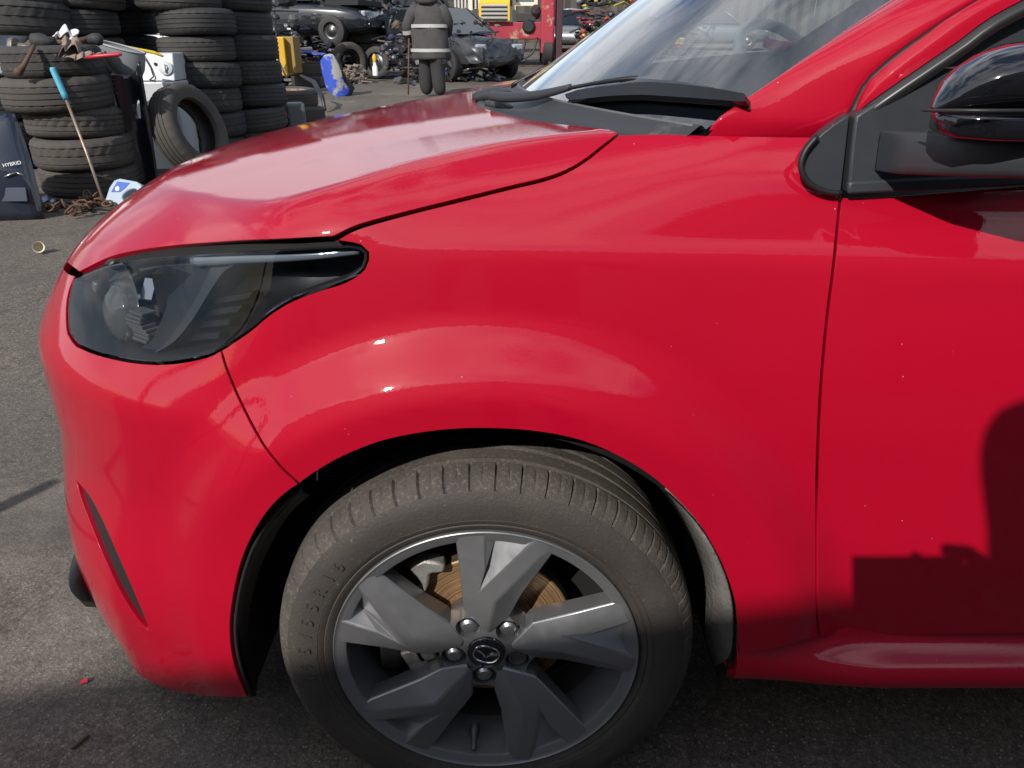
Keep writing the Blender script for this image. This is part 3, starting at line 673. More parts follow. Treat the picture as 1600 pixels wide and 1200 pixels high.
# ------------------------------------------------------------------ corner trim and mirror base (dark grey plastic)
def plate(name, px, y, m, depth=.02, bevel=.003, ytop=None, parent=car, step=10):
    """flat-ish plate standing in the side of the car: picture outline on a plane leaning inwards with height"""
    pts = []
    for s_ in px: pts += [tuple(p) for p in spline(s_, step)]
    pts = [p for i, p in enumerate(pts) if i == 0 or math.dist(p, pts[i - 1]) > 1.5]
    if math.dist(pts[0], pts[-1]) < 1.5: pts.pop()
    f = y if callable(y) else (lambda z: y)
    V = []
    for p in pts:
        yy = .08
        for _ in range(12): yy = f(at_y(p[0], p[1], yy)[2])
        V.append(at_y(p[0], p[1], yy))
    n = len(V); vs = [tuple(v) for v in V] + [(v[0], v[1] + depth, v[2]) for v in V]
    return MB().add(vs, [tuple(range(n)), tuple(range(n, 2 * n))[::-1]] + [(i, (i + 1) % n, n + (i + 1) % n, n + i) for i in range(n)]).build(name, m, parent, auto=35, bevel=bevel)
lean = lambda z: .072 + .12 * max(0, z - .96)
PLATE = mat('sail_plastic', (.030, .033, .038), .42, bump=(800, .06), rvar=(25, .34, .5), dirt=(70, .70, .82, (.10, .10, .10)))
plate('corner_trim', [[(1312, 301), (1290, 298), (1266, 285), (1254, 262), (1260, 238), (1278, 215), (1300, 197), (1328, 178)], [(1328, 178), (1321, 240), (1314, 301)]], lambda z: lean(z) + .002, PLATE)
tr = [at_y(p[0], p[1], .068 + .12 * max(0, at_y(p[0], p[1], .07)[2] - .96)) for p in spline([(1314, 302), (1289, 299), (1264, 286), (1252, 262), (1258, 237), (1277, 213)], 6)]
MB().tube(tr, .0035, 8).build('corner_trim_seal', mat('seal_rubber'), car, smooth=True)
plate('mirror_base', [[(1337, 181), (1420, 127), (1500, 72), (1596, 6)], [(1596, 6), (1680, 6)], [(1680, 6), (1700, 288)], [(1700, 288), (1600, 288), (1470, 296), (1325, 303)], [(1325, 303), (1330, 240), (1337, 181)]], lambda z: lean(z) - .004, PLATE, depth=.03)
plate('belt_trim', [[(1326, 284), (1470, 277)], [(1470, 277), (1700, 270)], [(1700, 270), (1700, 285)], [(1700, 285), (1470, 297), (1325, 304)], [(1325, 304), (1326, 284)]], lambda z: lean(z) - .010, PLATE, depth=.01)
# mirror arm and housing
def sections(secs, name, m, parent=car, closed_ends=True, auto=None, sub=0, bevel=None):
    n = len(secs[0]); vs = [p for s_ in secs for p in s_]; fs = [(i * n + j, i * n + (j + 1) % n, (i + 1) * n + (j + 1) % n, (i + 1) * n + j) for i in range(len(secs) - 1) for j in range(n)]
    if closed_ends: fs += [tuple(range(n))[::-1], tuple((len(secs) - 1) * n + j for j in range(n))]
    return MB().add(vs, fs).build(name, m, parent, smooth=auto is None, auto=auto, subsurf=sub, bevel=bevel)
mirror = bpy.data.objects.new('door_mirror', None); link(mirror, car)
def rrect(c, hy, hz, ex, n=20, tilt=0):
    o = []
    for i in range(n):
        a = 2 * math.pi * i / n; ca, sa = math.cos(a), math.sin(a); o.append((c[0] + tilt * sa * hz, c[1] + hy * math.copysign(abs(ca) ** (2 / ex), ca), c[2] + hz * math.copysign(abs(sa) ** (2 / ex), sa)))
    return o
# arm: springs from the base plate, runs rearwards and outwards
a0 = at_y(1372, 236, .072); a1 = at_y(1400, 238, .040); a2 = at_y(1500, 240, -.012); a3 = at_y(1620, 243, -.05); a4 = a3 + np.array([.09, -.03, 0])
sections([rrect(a0, .004, .022, 3.5), rrect(a0 + (a1 - a0) * .4, .012, .0225, 3.5), rrect(a1, .020, .0225, 3.5), rrect(a2, .026, .022, 3.5), rrect(a3, .03, .021, 3.5), rrect(a4, .03, .02, 3.5)], 'mirror_arm', PLATE, mirror)
plate('mirror_arm_seam', [[(1553, 222), (1557, 224), (1547, 250), (1543, 249)], [(1543, 249), (1553, 222)]], -.045, mat('seam_light', (.16, .16, .165), .4), depth=.004, bevel=None, parent=mirror, step=20)
# housing: rounded shell, pointed at the front edge
def shell(px_top, px_bot, yc, half, name, m, e=2.6):
    secs = []
    for (tx, ty_), (bx_, by_), h in zip(px_top, px_bot, half):
        T = at_y(tx, ty_, yc - h * .3); B = at_y(bx_, by_, yc - h * .3); xm = (T[0] + B[0]) / 2; zc_ = (T[2] + B[2]) / 2; hz = (T[2] - B[2]) / 2
        secs.append(rrect((xm, yc, zc_), max(h, .002), max(hz, .002), e, 28))
    return secs
tops = [(1457, 168), (1468, 152), (1485, 128), (1510, 104), (1540, 84), (1575, 70), (1620, 62), (1700, 58), (1800, 60)]
bots = [(1457, 172), (1466, 174), (1482, 174), (1508, 174), (1540, 174), (1575, 173), (1620, 173), (1700, 173), (1800, 173)]
hs = [.004, .016, .030, .044, .054, .062, .068, .074, .076]
hs = [h * .75 for h in hs]
sections(shell(tops, bots, -.045, hs, 0, 0, 2.3), 'mirror_cap', GLOSSB, mirror)
tops2 = [(1462, 176), (1485, 174), (1540, 174), (1620, 173), (1800, 173)]; bots2 = [(1470, 204), (1490, 214), (1540, 218), (1620, 219), (1800, 220)]
sections(shell(tops2, bots2, -.045, [.013, .027, .042, .051, .055], 0, 0, 5), 'mirror_lower_shell', GLOSSB, mirror)
MB().tube([at_y(1440, 173, -.035), at_y(1457, 173, -.048), at_y(1500, 173, -.088), at_y(1560, 173, -.094), at_y(1700, 172, -.098)], [.0008, .0018, .002, .002, .002], 6).build('mirror_lip', BLACK, mirror, smooth=True)
MB().add([at_y(1474, 106, .05), at_y(1530, 100, .0), at_y(1530, 104, -.01), at_y(1516, 111, .0), at_y(1530, 108, .04)], [(0, 1, 2), (0, 2, 3), (0, 3, 4), (0, 4, 1)]).build('mirror_fin', BLACK, mirror)
# ------------------------------------------------------------------ headlamp
lamp = bpy.data.objects.new('headlight', None); link(lamp, car)
LENS_TOP = [(113, 436), (165, 414), (230, 402), (300, 396), (370, 391), (450, 387), (520, 383), (545, 382)]
lens_o = traced(LENS_TOP, [(545, 382), (562, 385), (573, 395)], LAMP_LOW[2:], LAMP_BOT, LAMP_FRONT[:-1] + [(113, 436)])
strip_o = traced(LAMP_TOP[:1] + [(180, 400), (260, 387), (350, 382), (440, 379), (528, 378)], [(528, 378), (545, 381)], LENS_TOP[::-1], [(113, 436), (122, 426)])
panel('lens', lens_o, LENS, lamp, gap=.0025, grid=.014, off=.001, depth=.002)
panel('lamp_gap', shrink(strip_o, -.006), DARK, lamp, gap=0, grid=.02, off=.016)
panel('housing', shrink(lens_o, -.006), mat('lamp_black', (.006, .006, .007), .35), lamp, gap=0, grid=.02, off=.075, depth=.002)
# rim of the lens: red painted body seen through its turned edge is replaced by a thin black frame
def frame_ring(name, o, wd, off, m):
    o = clean(o, .003); a = from_side(clean(shrink(o, .002), .0), off); inn = shrink(o, wd); b = from_side(inn, off + .004)
    n = len(a); c = from_side(inn, off + .060)
    return MB().add(list(a) + list(b) + list(c), [(i, (i + 1) % n, n + (i + 1) % n, n + i) for i in range(n)] + [(n + i, n + (i + 1) % n, 2 * n + (i + 1) % n, 2 * n + i) for i in range(n)]).build(name, m, lamp, smooth=True)
frame_ring('lens_frame', lens_o, .007, .004, mat('lamp_frame', (.02, .02, .022), .3))
def inlamp(px, py, off):
    p = on_body([(px, py)])[0]; d = ray(px, py); d = d / np.linalg.norm(d); ts = np.linspace(0, .3, 600); v = phi(p + d * ts[:, None]); i = np.argmax(v < -off); return Vector(p + d * ts[i])
def lamp_shape(name, px, off, m, thick=.003, step=8, offs=None):
    pts = []
    for s_ in px: pts += [tuple(p) for p in spline(s_, step)]
    pts = [p for i, p in enumerate(pts) if i == 0 or math.dist(p, pts[i - 1]) > 1.]
    if math.dist(pts[0], pts[-1]) < 1.: pts.pop()
    V = [inlamp(p[0], p[1], off if offs is None else offs(*p)) for p in pts]; n = len(V); c = sum(V, Vector()) / n
    mb = MB().add(V + [v + Vector((.006, .012, 0)) for v in V], [(i, (i + 1) % n, n + (i + 1) % n, n + i) for i in range(n)])
    tri = geometry.delaunay_2d_cdt([Vector(p) for p in pts], [(i, (i + 1) % n) for i in range(n)], [], 1, 1e-6)
    if len(tri[0]) == n: mb.add(V, [tuple(f) for f in tri[2]])
    return mb.build(name, m, lamp, auto=40)
GREYB = mat('lamp_grey_bezel', (.024, .026, .028), .35, .25, bump=(500, .05))
MIRR = mat('lamp_reflector', (.62, .64, .66), .07, 1)
# curved grey shroud round the reflector chamber
lamp_shape('shroud', [[(246, 420), (290, 414), (330, 416)], [(330, 416), (322, 445), (305, 478), (280, 515), (258, 540), (232, 556)], [(232, 556), (205, 556), (180, 548)], [(180, 548), (215, 545), (236, 530), (250, 505), (260, 480), (262, 465)], [(262, 465), (246, 460)], [(246, 460), (246, 420)]], .034, GREYB)
lamp_shape('shroud_edge', [[(330, 418), (352, 417), (378, 408)], [(378, 408), (350, 424), (328, 455), (300, 500), (270, 535), (232, 557)], [(232, 557), (262, 532), (292, 490), (315, 450), (330, 418)]], .024, mat('lamp_edge', (.035, .037, .04), .3))
# side fin panels of the black rear part
for k in range(4):
    a = 470 + k * 18
    lamp_shape('louvre', [[(318 - k * 11, a), (395 - k * 17, a - 14 + k * 3)], [(395 - k * 17, a - 14 + k * 3), (388 - k * 16, a - 4 + k * 3)], [(388 - k * 16, a - 4 + k * 3), (312 - k * 11, a + 9)], [(312 - k * 11, a + 9), (318 - k * 11, a)]], .05, mat('lamp_louvre', (.008, .008, .009), .3))
# daytime light guide along the upper edge
drl = [inlamp(px, py, .020) for px, py in spline([(305, 408), (370, 404), (430, 402), (490, 399), (540, 394), (562, 392)], 8)]
MB().tube(drl, [.0085 - .004 * i / len(drl) for i in range(len(drl))], 10).build('light_guide', mat('light_guide', (.20, .23, .26), .10, .1, coat=.6), lamp, smooth=True)
lamp_shape('upper_shelf', [[(160, 428), (240, 411), (320, 403), (420, 398)], [(420, 398), (408, 412), (330, 412)], [(330, 412), (246, 418), (170, 440)], [(170, 440), (160, 428)]], .036, mat('lamp_shelf', (.05, .055, .06), .3))
# reflector bowl with shield, barrel and fluted block
c = inlamp(196, 478, .055); axis = Vector((-.62, -.72, .20)).normalized(); M = Matrix.Translation(c) @ axis.to_track_quat('Z', 'Y').to_matrix().to_4x4()
MB().lathe([(.0001, -.045), (.025, -.040), (.045, -.026), (.060, -.006), (.068, .010), (.071, .012)], 40, M).build('reflector', MIRR, lamp, smooth=True)
c2 = inlamp(186, 490, .040); M2 = Matrix.Translation(c2) @ Vector((-.75, -.62, .12)).normalized().to_track_quat('Z', 'Y').to_matrix().to_4x4()
MB().lathe([(.050, -.05), (.050, -.004), (.047, .002), (.043, .002), (.040, .006), (.028, .015), (.014, .0195), (.0001, .021)], 40, M2).build('projector', mat('projector_glass', (.085, .085, .082), .05, .0, coat=1), lamp, auto=40)
fb = MB(); b0_ = inlamp(224, 508, .030)
for k in range(8): fb.box(b0_ + Vector((.004 * math.sin(k), 0, (k - 3.5) * .0058)), (.044 - .003 * abs(k - 3), .022, .0044), Matrix.Rotation(R(-35), 3, 'Z'))
fb.build('fluted_block', mat('fluted_grey', (.13, .13, .13), .3, .3), lamp, bevel=.001); lamp.children[-1]['kind'] = 'stuff'
MB().box(inlamp(232, 452, .035), (.022, .004, .036), Matrix.Rotation(R(-14), 3, 'Z') @ Matrix.Rotation(R(-38), 3, 'X')).build('reflector_facet', mat('facet_chrome', (.45, .47, .5), .16, 1), lamp, bevel=.002)
MB().lathe([(.011, -.02), (.011, .01), (.008, .014), (.0001, .015)], 20, Matrix.Translation(inlamp(160, 446, .05)) @ axis.to_track_quat('Z', 'Y').to_matrix().to_4x4()).build('bulb', mat('bulb_chrome', (.5, .5, .52), .15, .9), lamp, auto=40)

# emblem on the nose, grilles and black lower fin
em = MB(); pts = [(-.004 * math.cos(2 * a), .066 * math.cos(a), .050 * math.sin(a)) for a in np.linspace(0, 2 * math.pi, 40, endpoint=False)]
em.tube(pts, .007, 10, closed=True); em.tube([(0, -.055, .014), (-.002, -.02, .004), (-.003, 0, -.012), (-.002, .02, .004), (0, .055, .014)], .006, 8)
eo = em.build('nose_emblem', CHROME, car, smooth=True); eo.location = (-float(bisect(lambda q: phi(np.array([-q, YC, .728])), np.array(.2), np.array(1.3))) - .002, YC, .728); eo.scale = (1, .85, .85)
def front_patch(name, y0, y1, z0, z1, m, off):
    o3 = []
    for y_, z_ in [(y0 + (y1 - y0) * i / 20, z1) for i in range(21)] + [(y1, z1 + (z0 - z1) * i / 6) for i in range(1, 7)] + [(y1 + (y0 - y1) * i / 20, z0) for i in range(1, 21)] + [(y0, z0 + (z1 - z0) * i / 6) for i in range(1, 6)]:
        x_ = -float(bisect(lambda q: phi(np.array([-q, y_, z_])), np.array(.2), np.array(1.3))); o3.append((x_, y_, z_))
    return panel(name, to_side(np.array(o3)), m, car, gap=0, grid=.03, off=off)
GRILLE = mat('grille_black', (.010, .010, .011), .4)
front_patch('lower_grille', .42, 1.28, .27, .50, GRILLE, -.004); front_patch('upper_grille', .45, 1.25, .60, .66, GRILLE, -.004)
FIN = [[(137, 824), (120, 855), (109, 888), (107, 908), (112, 926), (134, 948)], [(134, 948), (160, 950)], [(160, 950), (165, 880), (160, 824)], [(160, 824), (137, 824)]]
fp = [tuple(p) for s_ in FIN for p in spline(s_, 8)]; fp = [p for i, p in enumerate(fp) if math.dist(p, fp[i - 1]) > 1]
fv = [at_y(p[0], p[1], .27 + .05 * (p[0] - 107) / 60) for p in fp]; nf = len(fv); fc = np.mean(fv, 0) + np.array([-.004, -.035, 0])
MB().add(list(fv) + [v * .55 + fc * .45 + np.array([0, -.012, 0]) for v in fv] + [fc] + [v + np.array([.02, .10, 0]) for v in fv], [(i, (i + 1) % nf, nf + (i + 1) % nf, nf + i) for i in range(nf)] + [(nf + i, nf + (i + 1) % nf, 2 * nf) for i in range(nf)] + [(2 * nf + 1 + i, 2 * nf + 1 + (i + 1) % nf, (i + 1) % nf, i) for i in range(nf)]).build('black_air_dam', mat('air_dam', (.022, .025, .030), .38, bump=(60, .1), dirt=(25, .6, .8, (.08, .09, .10))), car, smooth=True)

# ------------------------------------------------------------------ cowl, wipers, interior
cow = []; nC = 60
h_c = on_body([(968, 208)])[0]
for k in range(nC + 1):
    a = (-1 + 2 * k / nC) * 1.0; q = abs(a); y_ = YC + a * (YC - h_c[1]); xh = -.035 + (h_c[0] + .035) * q ** 2.0 - .004
    hz = from_top(np.array([[min(xh, .30), y_]]))[0][2]; H = np.array([xh - .01, y_, hz - .012]); W = wind(a, 0.) + np.array([0, 0, .003]); W2 = wind(a, .006) + np.array([0, 0, -.002])
    cow.append([H, H * .8 + W * .2 + np.array([0, 0, .004]), H * .6 + W * .4 + np.array([0, 0, -.004]), H * .25 + W * .75 + np.array([0, 0, -.010]), W + np.array([-.006, 0, .002]), W + np.array([-.001, 0, .003]), W2])
cow = [_res(c_, 3) for c_ in cow]; L_ = len(cow[0])
MB().add([p for c_ in cow for p in c_], [(i * L_ + j, i * L_ + j + 1, (i + 1) * L_ + j + 1, (i + 1) * L_ + j) for i in range(nC) for j in range(L_ - 1)]).build('cowl_panel', GREYPL, car, smooth=True)
MB().tube([wind(-.985 + 1.97 * k / 50, 0.) + np.array([-.003, 0, .004]) for k in range(51)], .0032, 6).build('glass_seal', mat('seal_grey', (.10, .10, .095), .6), car, smooth=True)
def on_glass(px, py, lift_=0.):
    d = ray(px, py); best = None; a, b = -.3, .1; t = 1.2
    for _ in range(40):
        p = wind(a, b); r_ = p - (CAM + d * t); e = 1e-4; J = np.stack([(wind(a + e, b) - p) / e, (wind(a, b + e) - p) / e, -d], 1); s_ = np.linalg.solve(J, -r_); a += s_[0]; b += s_[1]; t += s_[2]
    e = 1e-3; n_ = np.cross(wind(a + e, b) - wind(a, b), wind(a, b + e) - wind(a, b)); n_ /= np.linalg.norm(n_); 
    if n_[2] < 0: n_ = -n_
    if lift_:                       # same sight line, at that height above the glass
        cosn = -(d / np.linalg.norm(d)) @ n_; return CAM + d * t - d / np.linalg.norm(d) * lift_ / max(cosn, .15), n_
    return wind(a, b), n_
WIP = mat('wiper_plastic', (.011, .011, .012), .42, bump=(400, .05))
wiper = bpy.data.objects.new('wiper', None); link(wiper, car)
top = spline([(884, 152), (900, 141), (950, 133), (1000, 124), (1040, 125), (1085, 131), (1125, 139), (1152, 147), (1167, 152)], 8)
bot = spline([(890, 156), (905, 155), (950, 150), (1000, 148), (1040, 150), (1085, 153), (1125, 156), (1152, 158), (1165, 158)], 8)
nW = 40; rs2 = lambda l, n: [np.array(l[int(round(i * (len(l) - 1) / n))]) for i in range(n + 1)]
secs = []
for a, b in zip(rs2(top, nW), rs2(bot, nW)):
    A, n1 = on_glass(a[0], a[1], .012); B, n2 = on_glass(b[0], b[1], .016); m_ = (A + B) / 2 + n1 * .008; secs.append([A, m_, B, B - n2 * .008 + np.array([.004, .006, 0]), A - n1 * .008 + np.array([.004, .006, 0])])
sections(secs, 'wiper_blade', WIP, wiper, auto=30)
rub = [on_glass(p[0], p[1] + 4, .006)[0] for p in rs2(bot, 30)]
MB().tube(rub, .004, 6).build('wiper_rubber', DARK, wiper, smooth=True)
j0 = on_glass(1128, 139, .014)[0]; j1 = on_glass(1124, 163, .019)[0]
def flat_tube(px, ys, w_, h_, name, m, parent):
    P_ = [at_y(p[0], p[1], y_) for p, y_ in zip(px, ys)]; P_ = spline(P_, .012); n = len(P_); secs = []
    for i, p in enumerate(P_):
        t = i / (n - 1); ww = np.interp(t, np.linspace(0, 1, len(w_)), w_); hh = np.interp(t, np.linspace(0, 1, len(h_)), h_)
        secs.append([(p[0] + .3 * ww * math.cos(q), p[1] + ww * math.cos(q), p[2] + hh * math.copysign(abs(math.sin(q)) ** .7, math.sin(q))) for q in np.linspace(0, 2 * math.pi, 12, endpoint=False)])
    return sections(secs, name, m, parent)
flat_tube([(766, 150), (790, 152), (830, 150), (862, 144), (892, 136)], [.64, .60, .53, .48, .44], [.012, .014, .012, .010, .007], [.008, .009, .008, .007, .005], 'wiper_arm', GREYPL, wiper)
flat_tube([(888, 138), (930, 130), (980, 123), (1030, 122)], [.44, .41, .38, .36], [.006, .005, .006, .006], [.003, .003, .004, .004], 'wiper_arm', WIP, wiper)
wiper2 = bpy.data.objects.new('wiper', None); link(wiper2, car)
flat_tube([(800, 134), (825, 120), (852, 107), (862, 106)], [1.05, 1.05, 1.05, 1.05], [.008] * 3, [.006, .005, .008], 'wiper_arm', WIP, wiper2)
flat_tube([(858, 106), (872, 118), (890, 134)], [1.05, 1.02, .98], [.014, .016, .014], [.014, .016, .014], 'wiper_arm', GREYPL, wiper2)
flat_tube([(745, 152), (770, 147), (796, 150)], [.86, .84, .80], [.03, .035, .02], [.012, .016, .010], 'wiper_pivot_cover', GREYPL, wiper2)
flat_tube([(760, 162), (785, 165), (800, 172)], [.70, .66, .62], [.012, .02, .012], [.006, .010, .006], 'wiper_pivot_cover', GREYPL, wiper)
# interior
DASH = mat('dashboard', (.035, .037, .040), .6, bump=(300, .1))
dv = []
for j in range(9):
    for i in range(25):
        a = -1 + i / 12; t = j / 8; w0 = wind(a * .97, 0.); dv.append((w0[0] + .02 + t * (.72 - w0[0]), w0[1], 1.005 + .045 * math.sin(math.pi * min(1, t * .9)) + (.03 * math.exp(-((a - .5) / .22) ** 2) * t) - .10 * max(0, t - .85)))
MB().add(dv, [(j * 25 + i, j * 25 + i + 1, (j + 1) * 25 + i + 1, (j + 1) * 25 + i) for j in range(8) for i in range(24)]).build('dashboard', DASH, car, smooth=True)
sw = bpy.data.objects.new('steering_wheel', None); link(sw, car)
c = np.array(at_y(1228, 112, 1.2)); Ms = Matrix.Translation(c) @ Vector((.42, -.62, .66)).normalized().to_track_quat('Z', 'Y').to_matrix().to_4x4()
MB().tube([Ms @ Vector((.145 * math.cos(a), .145 * math.sin(a), 0)) for a in np.linspace(0, 2 * math.pi, 56, endpoint=False)], .014, 12, closed=True).build('wheel_rim', mat('pale_rim', (.78, .80, .78), .45), sw, smooth=True)  # near-white rim, far paler than hub and spokes
MB().lathe([(.0001, .03), (.05, .026), (.07, .0), (.06, -.05)], 28, Ms).build('airbag_hub', mat('hub_grey', (.16, .17, .18), .45), sw, smooth=True)
for a in (20, 160, 270): MB().box(Ms @ Vector((.10 * math.cos(R(a)), .10 * math.sin(R(a)), 0)), (.09, .03, .012), (Ms.to_3x3() @ Matrix.Rotation(R(a), 3, 'Z'))).build('wheel_spoke', mat('hub_grey'), sw, bevel=.004)
SEAT = mat('seat_cloth', (.02, .021, .024), .9, bump=(500, .2))
for yy in (.50, 1.20):
    s_ = bpy.data.objects.new('front_seat', None); link(s_, car)
    sections([rrect((1.18, yy, .55), .25, .05, 3), rrect((1.20, yy, .62), .25, .06, 3), rrect((1.30, yy, .9), .24, .06, 3), rrect((1.42, yy, 1.16), .20, .06, 3)], 'backrest', SEAT, s_)
    sections([rrect((1.42, yy, 1.22), .12, .05, 3), rrect((1.47, yy, 1.32), .12, .06, 3)], 'headrest', SEAT, s_)
# odometer hood and a red bar standing in for the body's reflection in glass
MB().tube([at_y(px, py, 1.0) for px, py in [(1195, 66), (1215, 74), (1240, 75), (1275, 64), (1312, 50)]], [.010, .014, .014, .014, .012], 10).build('red_reflection_bar', mat('reflected_red', (.45, .02, .05), .4), car, smooth=True)
# ------------------------------------------------------------------ yard ground
def gz(x, y): return .021 * np.maximum(0, y - 5.5) * (1 - np.exp(-np.maximum(0, y - 5.5) / 4)) * 1.0 if np.ndim(y) else float(.021 * max(0, y - 5.5) * (1 - math.exp(-max(0, y - 5.5) / 4)))
def asphalt():
    m = bpy.data.materials.new('asphalt'); m.use_nodes = True; t = m.node_tree; b = t.nodes['Principled BSDF']; b.inputs['Roughness'].default_value = .88; b.inputs['Specular IOR Level'].default_value = .3
    g = t.nodes.new('ShaderNodeTexCoord')
    def nz_(s, d=6, r_=.6):
        n = t.nodes.new('ShaderNodeTexNoise'); n.inputs['Scale'].default_value = s; n.inputs['Detail'].default_value = d; n.inputs['Roughness'].default_value = r_; t.links.new(g.outputs['Object'], n.inputs['Vector']); return n
    def ramp(src, p0, c0, p1, c1):
        r_ = t.nodes.new('ShaderNodeValToRGB'); e = r_.color_ramp.elements; e[0].position = p0; e[0].color = c0; e[1].position = p1; e[1].color = c1; t.links.new(src, r_.inputs[0]); return r_.outputs[0]
    def mix(f, a, b_, mode='MIX'):
        n = t.nodes.new('ShaderNodeMix'); n.data_type = 'RGBA'; n.blend_type = mode
        if isinstance(f, float): n.inputs['Factor'].default_value = f
        else: t.links.new(f, n.inputs['Factor'])
        for k, v in (('A', a), ('B', b_)):
            if isinstance(v, tuple): n.inputs[k].default_value = v
            else: t.links.new(v, n.inputs[k])
        return n.outputs['Result']
    base = ramp(nz_(1.1, 8, .65).outputs[0], .35, (.112, .098, .086, 1), .68, (.215, .186, .160, 1))
    fine = ramp(nz_(240, 5, .75).outputs[0], .38, (.45, .45, .45, 1), .64, (1.35, 1.33, 1.30, 1))
    c = mix(1.0, base, fine, 'MULTIPLY'); c = mix(1.0, c, ramp(nz_(26, 6, .7).outputs[0], .35, (.72, .72, .72, 1), .66, (1.22, 1.21, 1.19, 1)), 'MULTIPLY'); c = mix(1.0, c, ramp(nz_(85, 3, .6).outputs[0], .40, (.70, .70, .70, 1), .62, (1.18, 1.17, 1.15, 1)), 'MULTIPLY')
    v = t.nodes.new('ShaderNodeTexVoronoi'); v.inputs['Scale'].default_value = 130; t.links.new(g.outputs['Object'], v.inputs['Vector'])
    st = ramp(v.outputs['Color'], .60, (0, 0, 0, 1), .70, (1, 1, 1, 1)); sh = ramp(v.outputs['Distance'], .18, (1, 1, 1, 1), .34, (0, 0, 0, 1))
    mm = t.nodes.new('ShaderNodeMath'); mm.operation = 'MULTIPLY'; t.links.new(st, mm.inputs[0]); t.links.new(sh, mm.inputs[1])
    c = mix(mm.outputs[0], c, (.30, .265, .235, 1))
    stain = ramp(nz_(.55, 5, .55).outputs[0], .52, (0, 0, 0, 1), .66, (1, 1, 1, 1)); s2 = t.nodes.new('ShaderNodeMath'); s2.operation = 'MULTIPLY'; s2.inputs[1].default_value = .6; t.links.new(stain, s2.inputs[0])
    c = mix(s2.outputs[0], c, (.085, .078, .072, 1))
    wv_ = t.nodes.new('ShaderNodeTexVoronoi'); wv_.feature = 'DISTANCE_TO_EDGE'; wv_.inputs['Scale'].default_value = .42; dsn = nz_(2.2, 6, .65); vm = t.nodes.new('ShaderNodeVectorMath'); vm.operation = 'MULTIPLY_ADD'; vm.inputs[1].default_value = (.5, .5, .5); t.links.new(dsn.outputs['Color'], vm.inputs[0]); t.links.new(g.outputs['Object'], vm.inputs[2]); t.links.new(vm.outputs[0], wv_.inputs['Vector'])
    cr = ramp(wv_.outputs['Distance'], .001, (.6, .6, .6, 1), .0035, (0, 0, 0, 1)); c = mix(cr, c, (.045, .04, .037, 1))
    oil = ramp(nz_(2.2, 5, .55).outputs[0], .53, (0, 0, 0, 1), .66, (1, 1, 1, 1)); o2 = t.nodes.new('ShaderNodeMath'); o2.operation = 'MULTIPLY'; o2.inputs[1].default_value = .62; t.links.new(oil, o2.inputs[0]); c = mix(o2.outputs[0], c, (.07, .064, .06, 1))
    dust = ramp(nz_(.9, 7, .7).outputs[0], .55, (0, 0, 0, 1), .75, (1, 1, 1, 1)); o3 = t.nodes.new('ShaderNodeMath'); o3.operation = 'MULTIPLY'; o3.inputs[1].default_value = .45; t.links.new(dust, o3.inputs[0]); c = mix(o3.outputs[0], c, (.32, .285, .25, 1))
    t.links.new(c, b.inputs['Base Color'])
    bp = t.nodes.new('ShaderNodeBump'); bp.inputs['Strength'].default_value = .5; bp.inputs['Distance'].default_value = .004; t.links.new(nz_(300, 5, .7).outputs[0], bp.inputs['Height'])
    b2 = t.nodes.new('ShaderNodeBump'); b2.inputs['Strength'].default_value = .25; b2.inputs['Distance'].default_value = .004; t.links.new(v.outputs['Distance'], b2.inputs['Height']); b2.invert = True; t.links.new(bp.outputs[0], b2.inputs['Normal']); t.links.new(b2.outputs[0], b.inputs['Normal'])
    return m
ASPH = asphalt()
ys = np.concatenate([[-60, -20], np.linspace(-8, 30, 77), [40, 60, 120, 300]]); xs_ = np.concatenate([[-200, -60], np.linspace(-20, 20, 41), [60, 200]])
gv = [(x, y, gz(x, y) + (.004 * math.sin(1.7 * x + .6 * y) * math.sin(.9 * y - 1.1 * x) if 1.0 < abs(y) < 25 and abs(x) < 19 and y > 2.2 else 0)) for y in ys for x in xs_]; nx = len(xs_)
g_ = meshobj('ground', gv, [(j * nx + i, j * nx + i + 1, (j + 1) * nx + i + 1, (j + 1) * nx + i) for j in range(len(ys) - 1) for i in range(nx - 1)], ASPH, smooth=True); tag(g_, kind='structure')

# ------------------------------------------------------------------ shed behind the photographer; its eave throws the shade along the car's lower edge
eave = np.array([.38, 0, .41]) - SUN * 5.4; th = R(10.2); ed = np.array([math.cos(th), math.sin(th), 0]); nd = np.array([math.sin(th), -math.cos(th), 0])
shed = empty('corrugated_shed', (float(eave[0]), float(eave[1]), 0), th, 'long grey corrugated steel shed standing across the yard from the red car', 'shed')
prof = []; L0, L1 = -11, 12; n = int((L1 - L0) / .075)
wv = []; 
for k in range(n + 1):
    x = L0 + (L1 - L0) * k / n; y = -.02 - .035 * (k % 4 in (1, 2)); wv += [(x, y, 0), (x, y, float(eave[2]) - .16)]
MB().add(wv, [(2 * k, 2 * k + 2, 2 * k + 3, 2 * k + 1) for k in range(n)]).build('wall_cladding', mat('shed_steel', (.16, .18, .19), .5, .2, dirt=(1.2, .5, .8, (.13, .10, .08))), shed)
rf = MB(); rf.add([(L0 - .2, .0, eave[2]), (L1 + .2, .0, eave[2]), (L1 + .2, -5, eave[2] + .55), (L0 - .2, -5, eave[2] + .55), (L0 - .2, .0, eave[2] - .14), (L1 + .2, .0, eave[2] - .14), (L1 + .2, -5, eave[2] + .41), (L0 - .2, -5, eave[2] + .41)], [(0, 1, 2, 3), (7, 6, 5, 4), (0, 4, 5, 1), (2, 6, 7, 3), (1, 5, 6, 2), (0, 3, 7, 4)]).build('roof', mat('shed_roof', (.20, .20, .20), .6), shed)
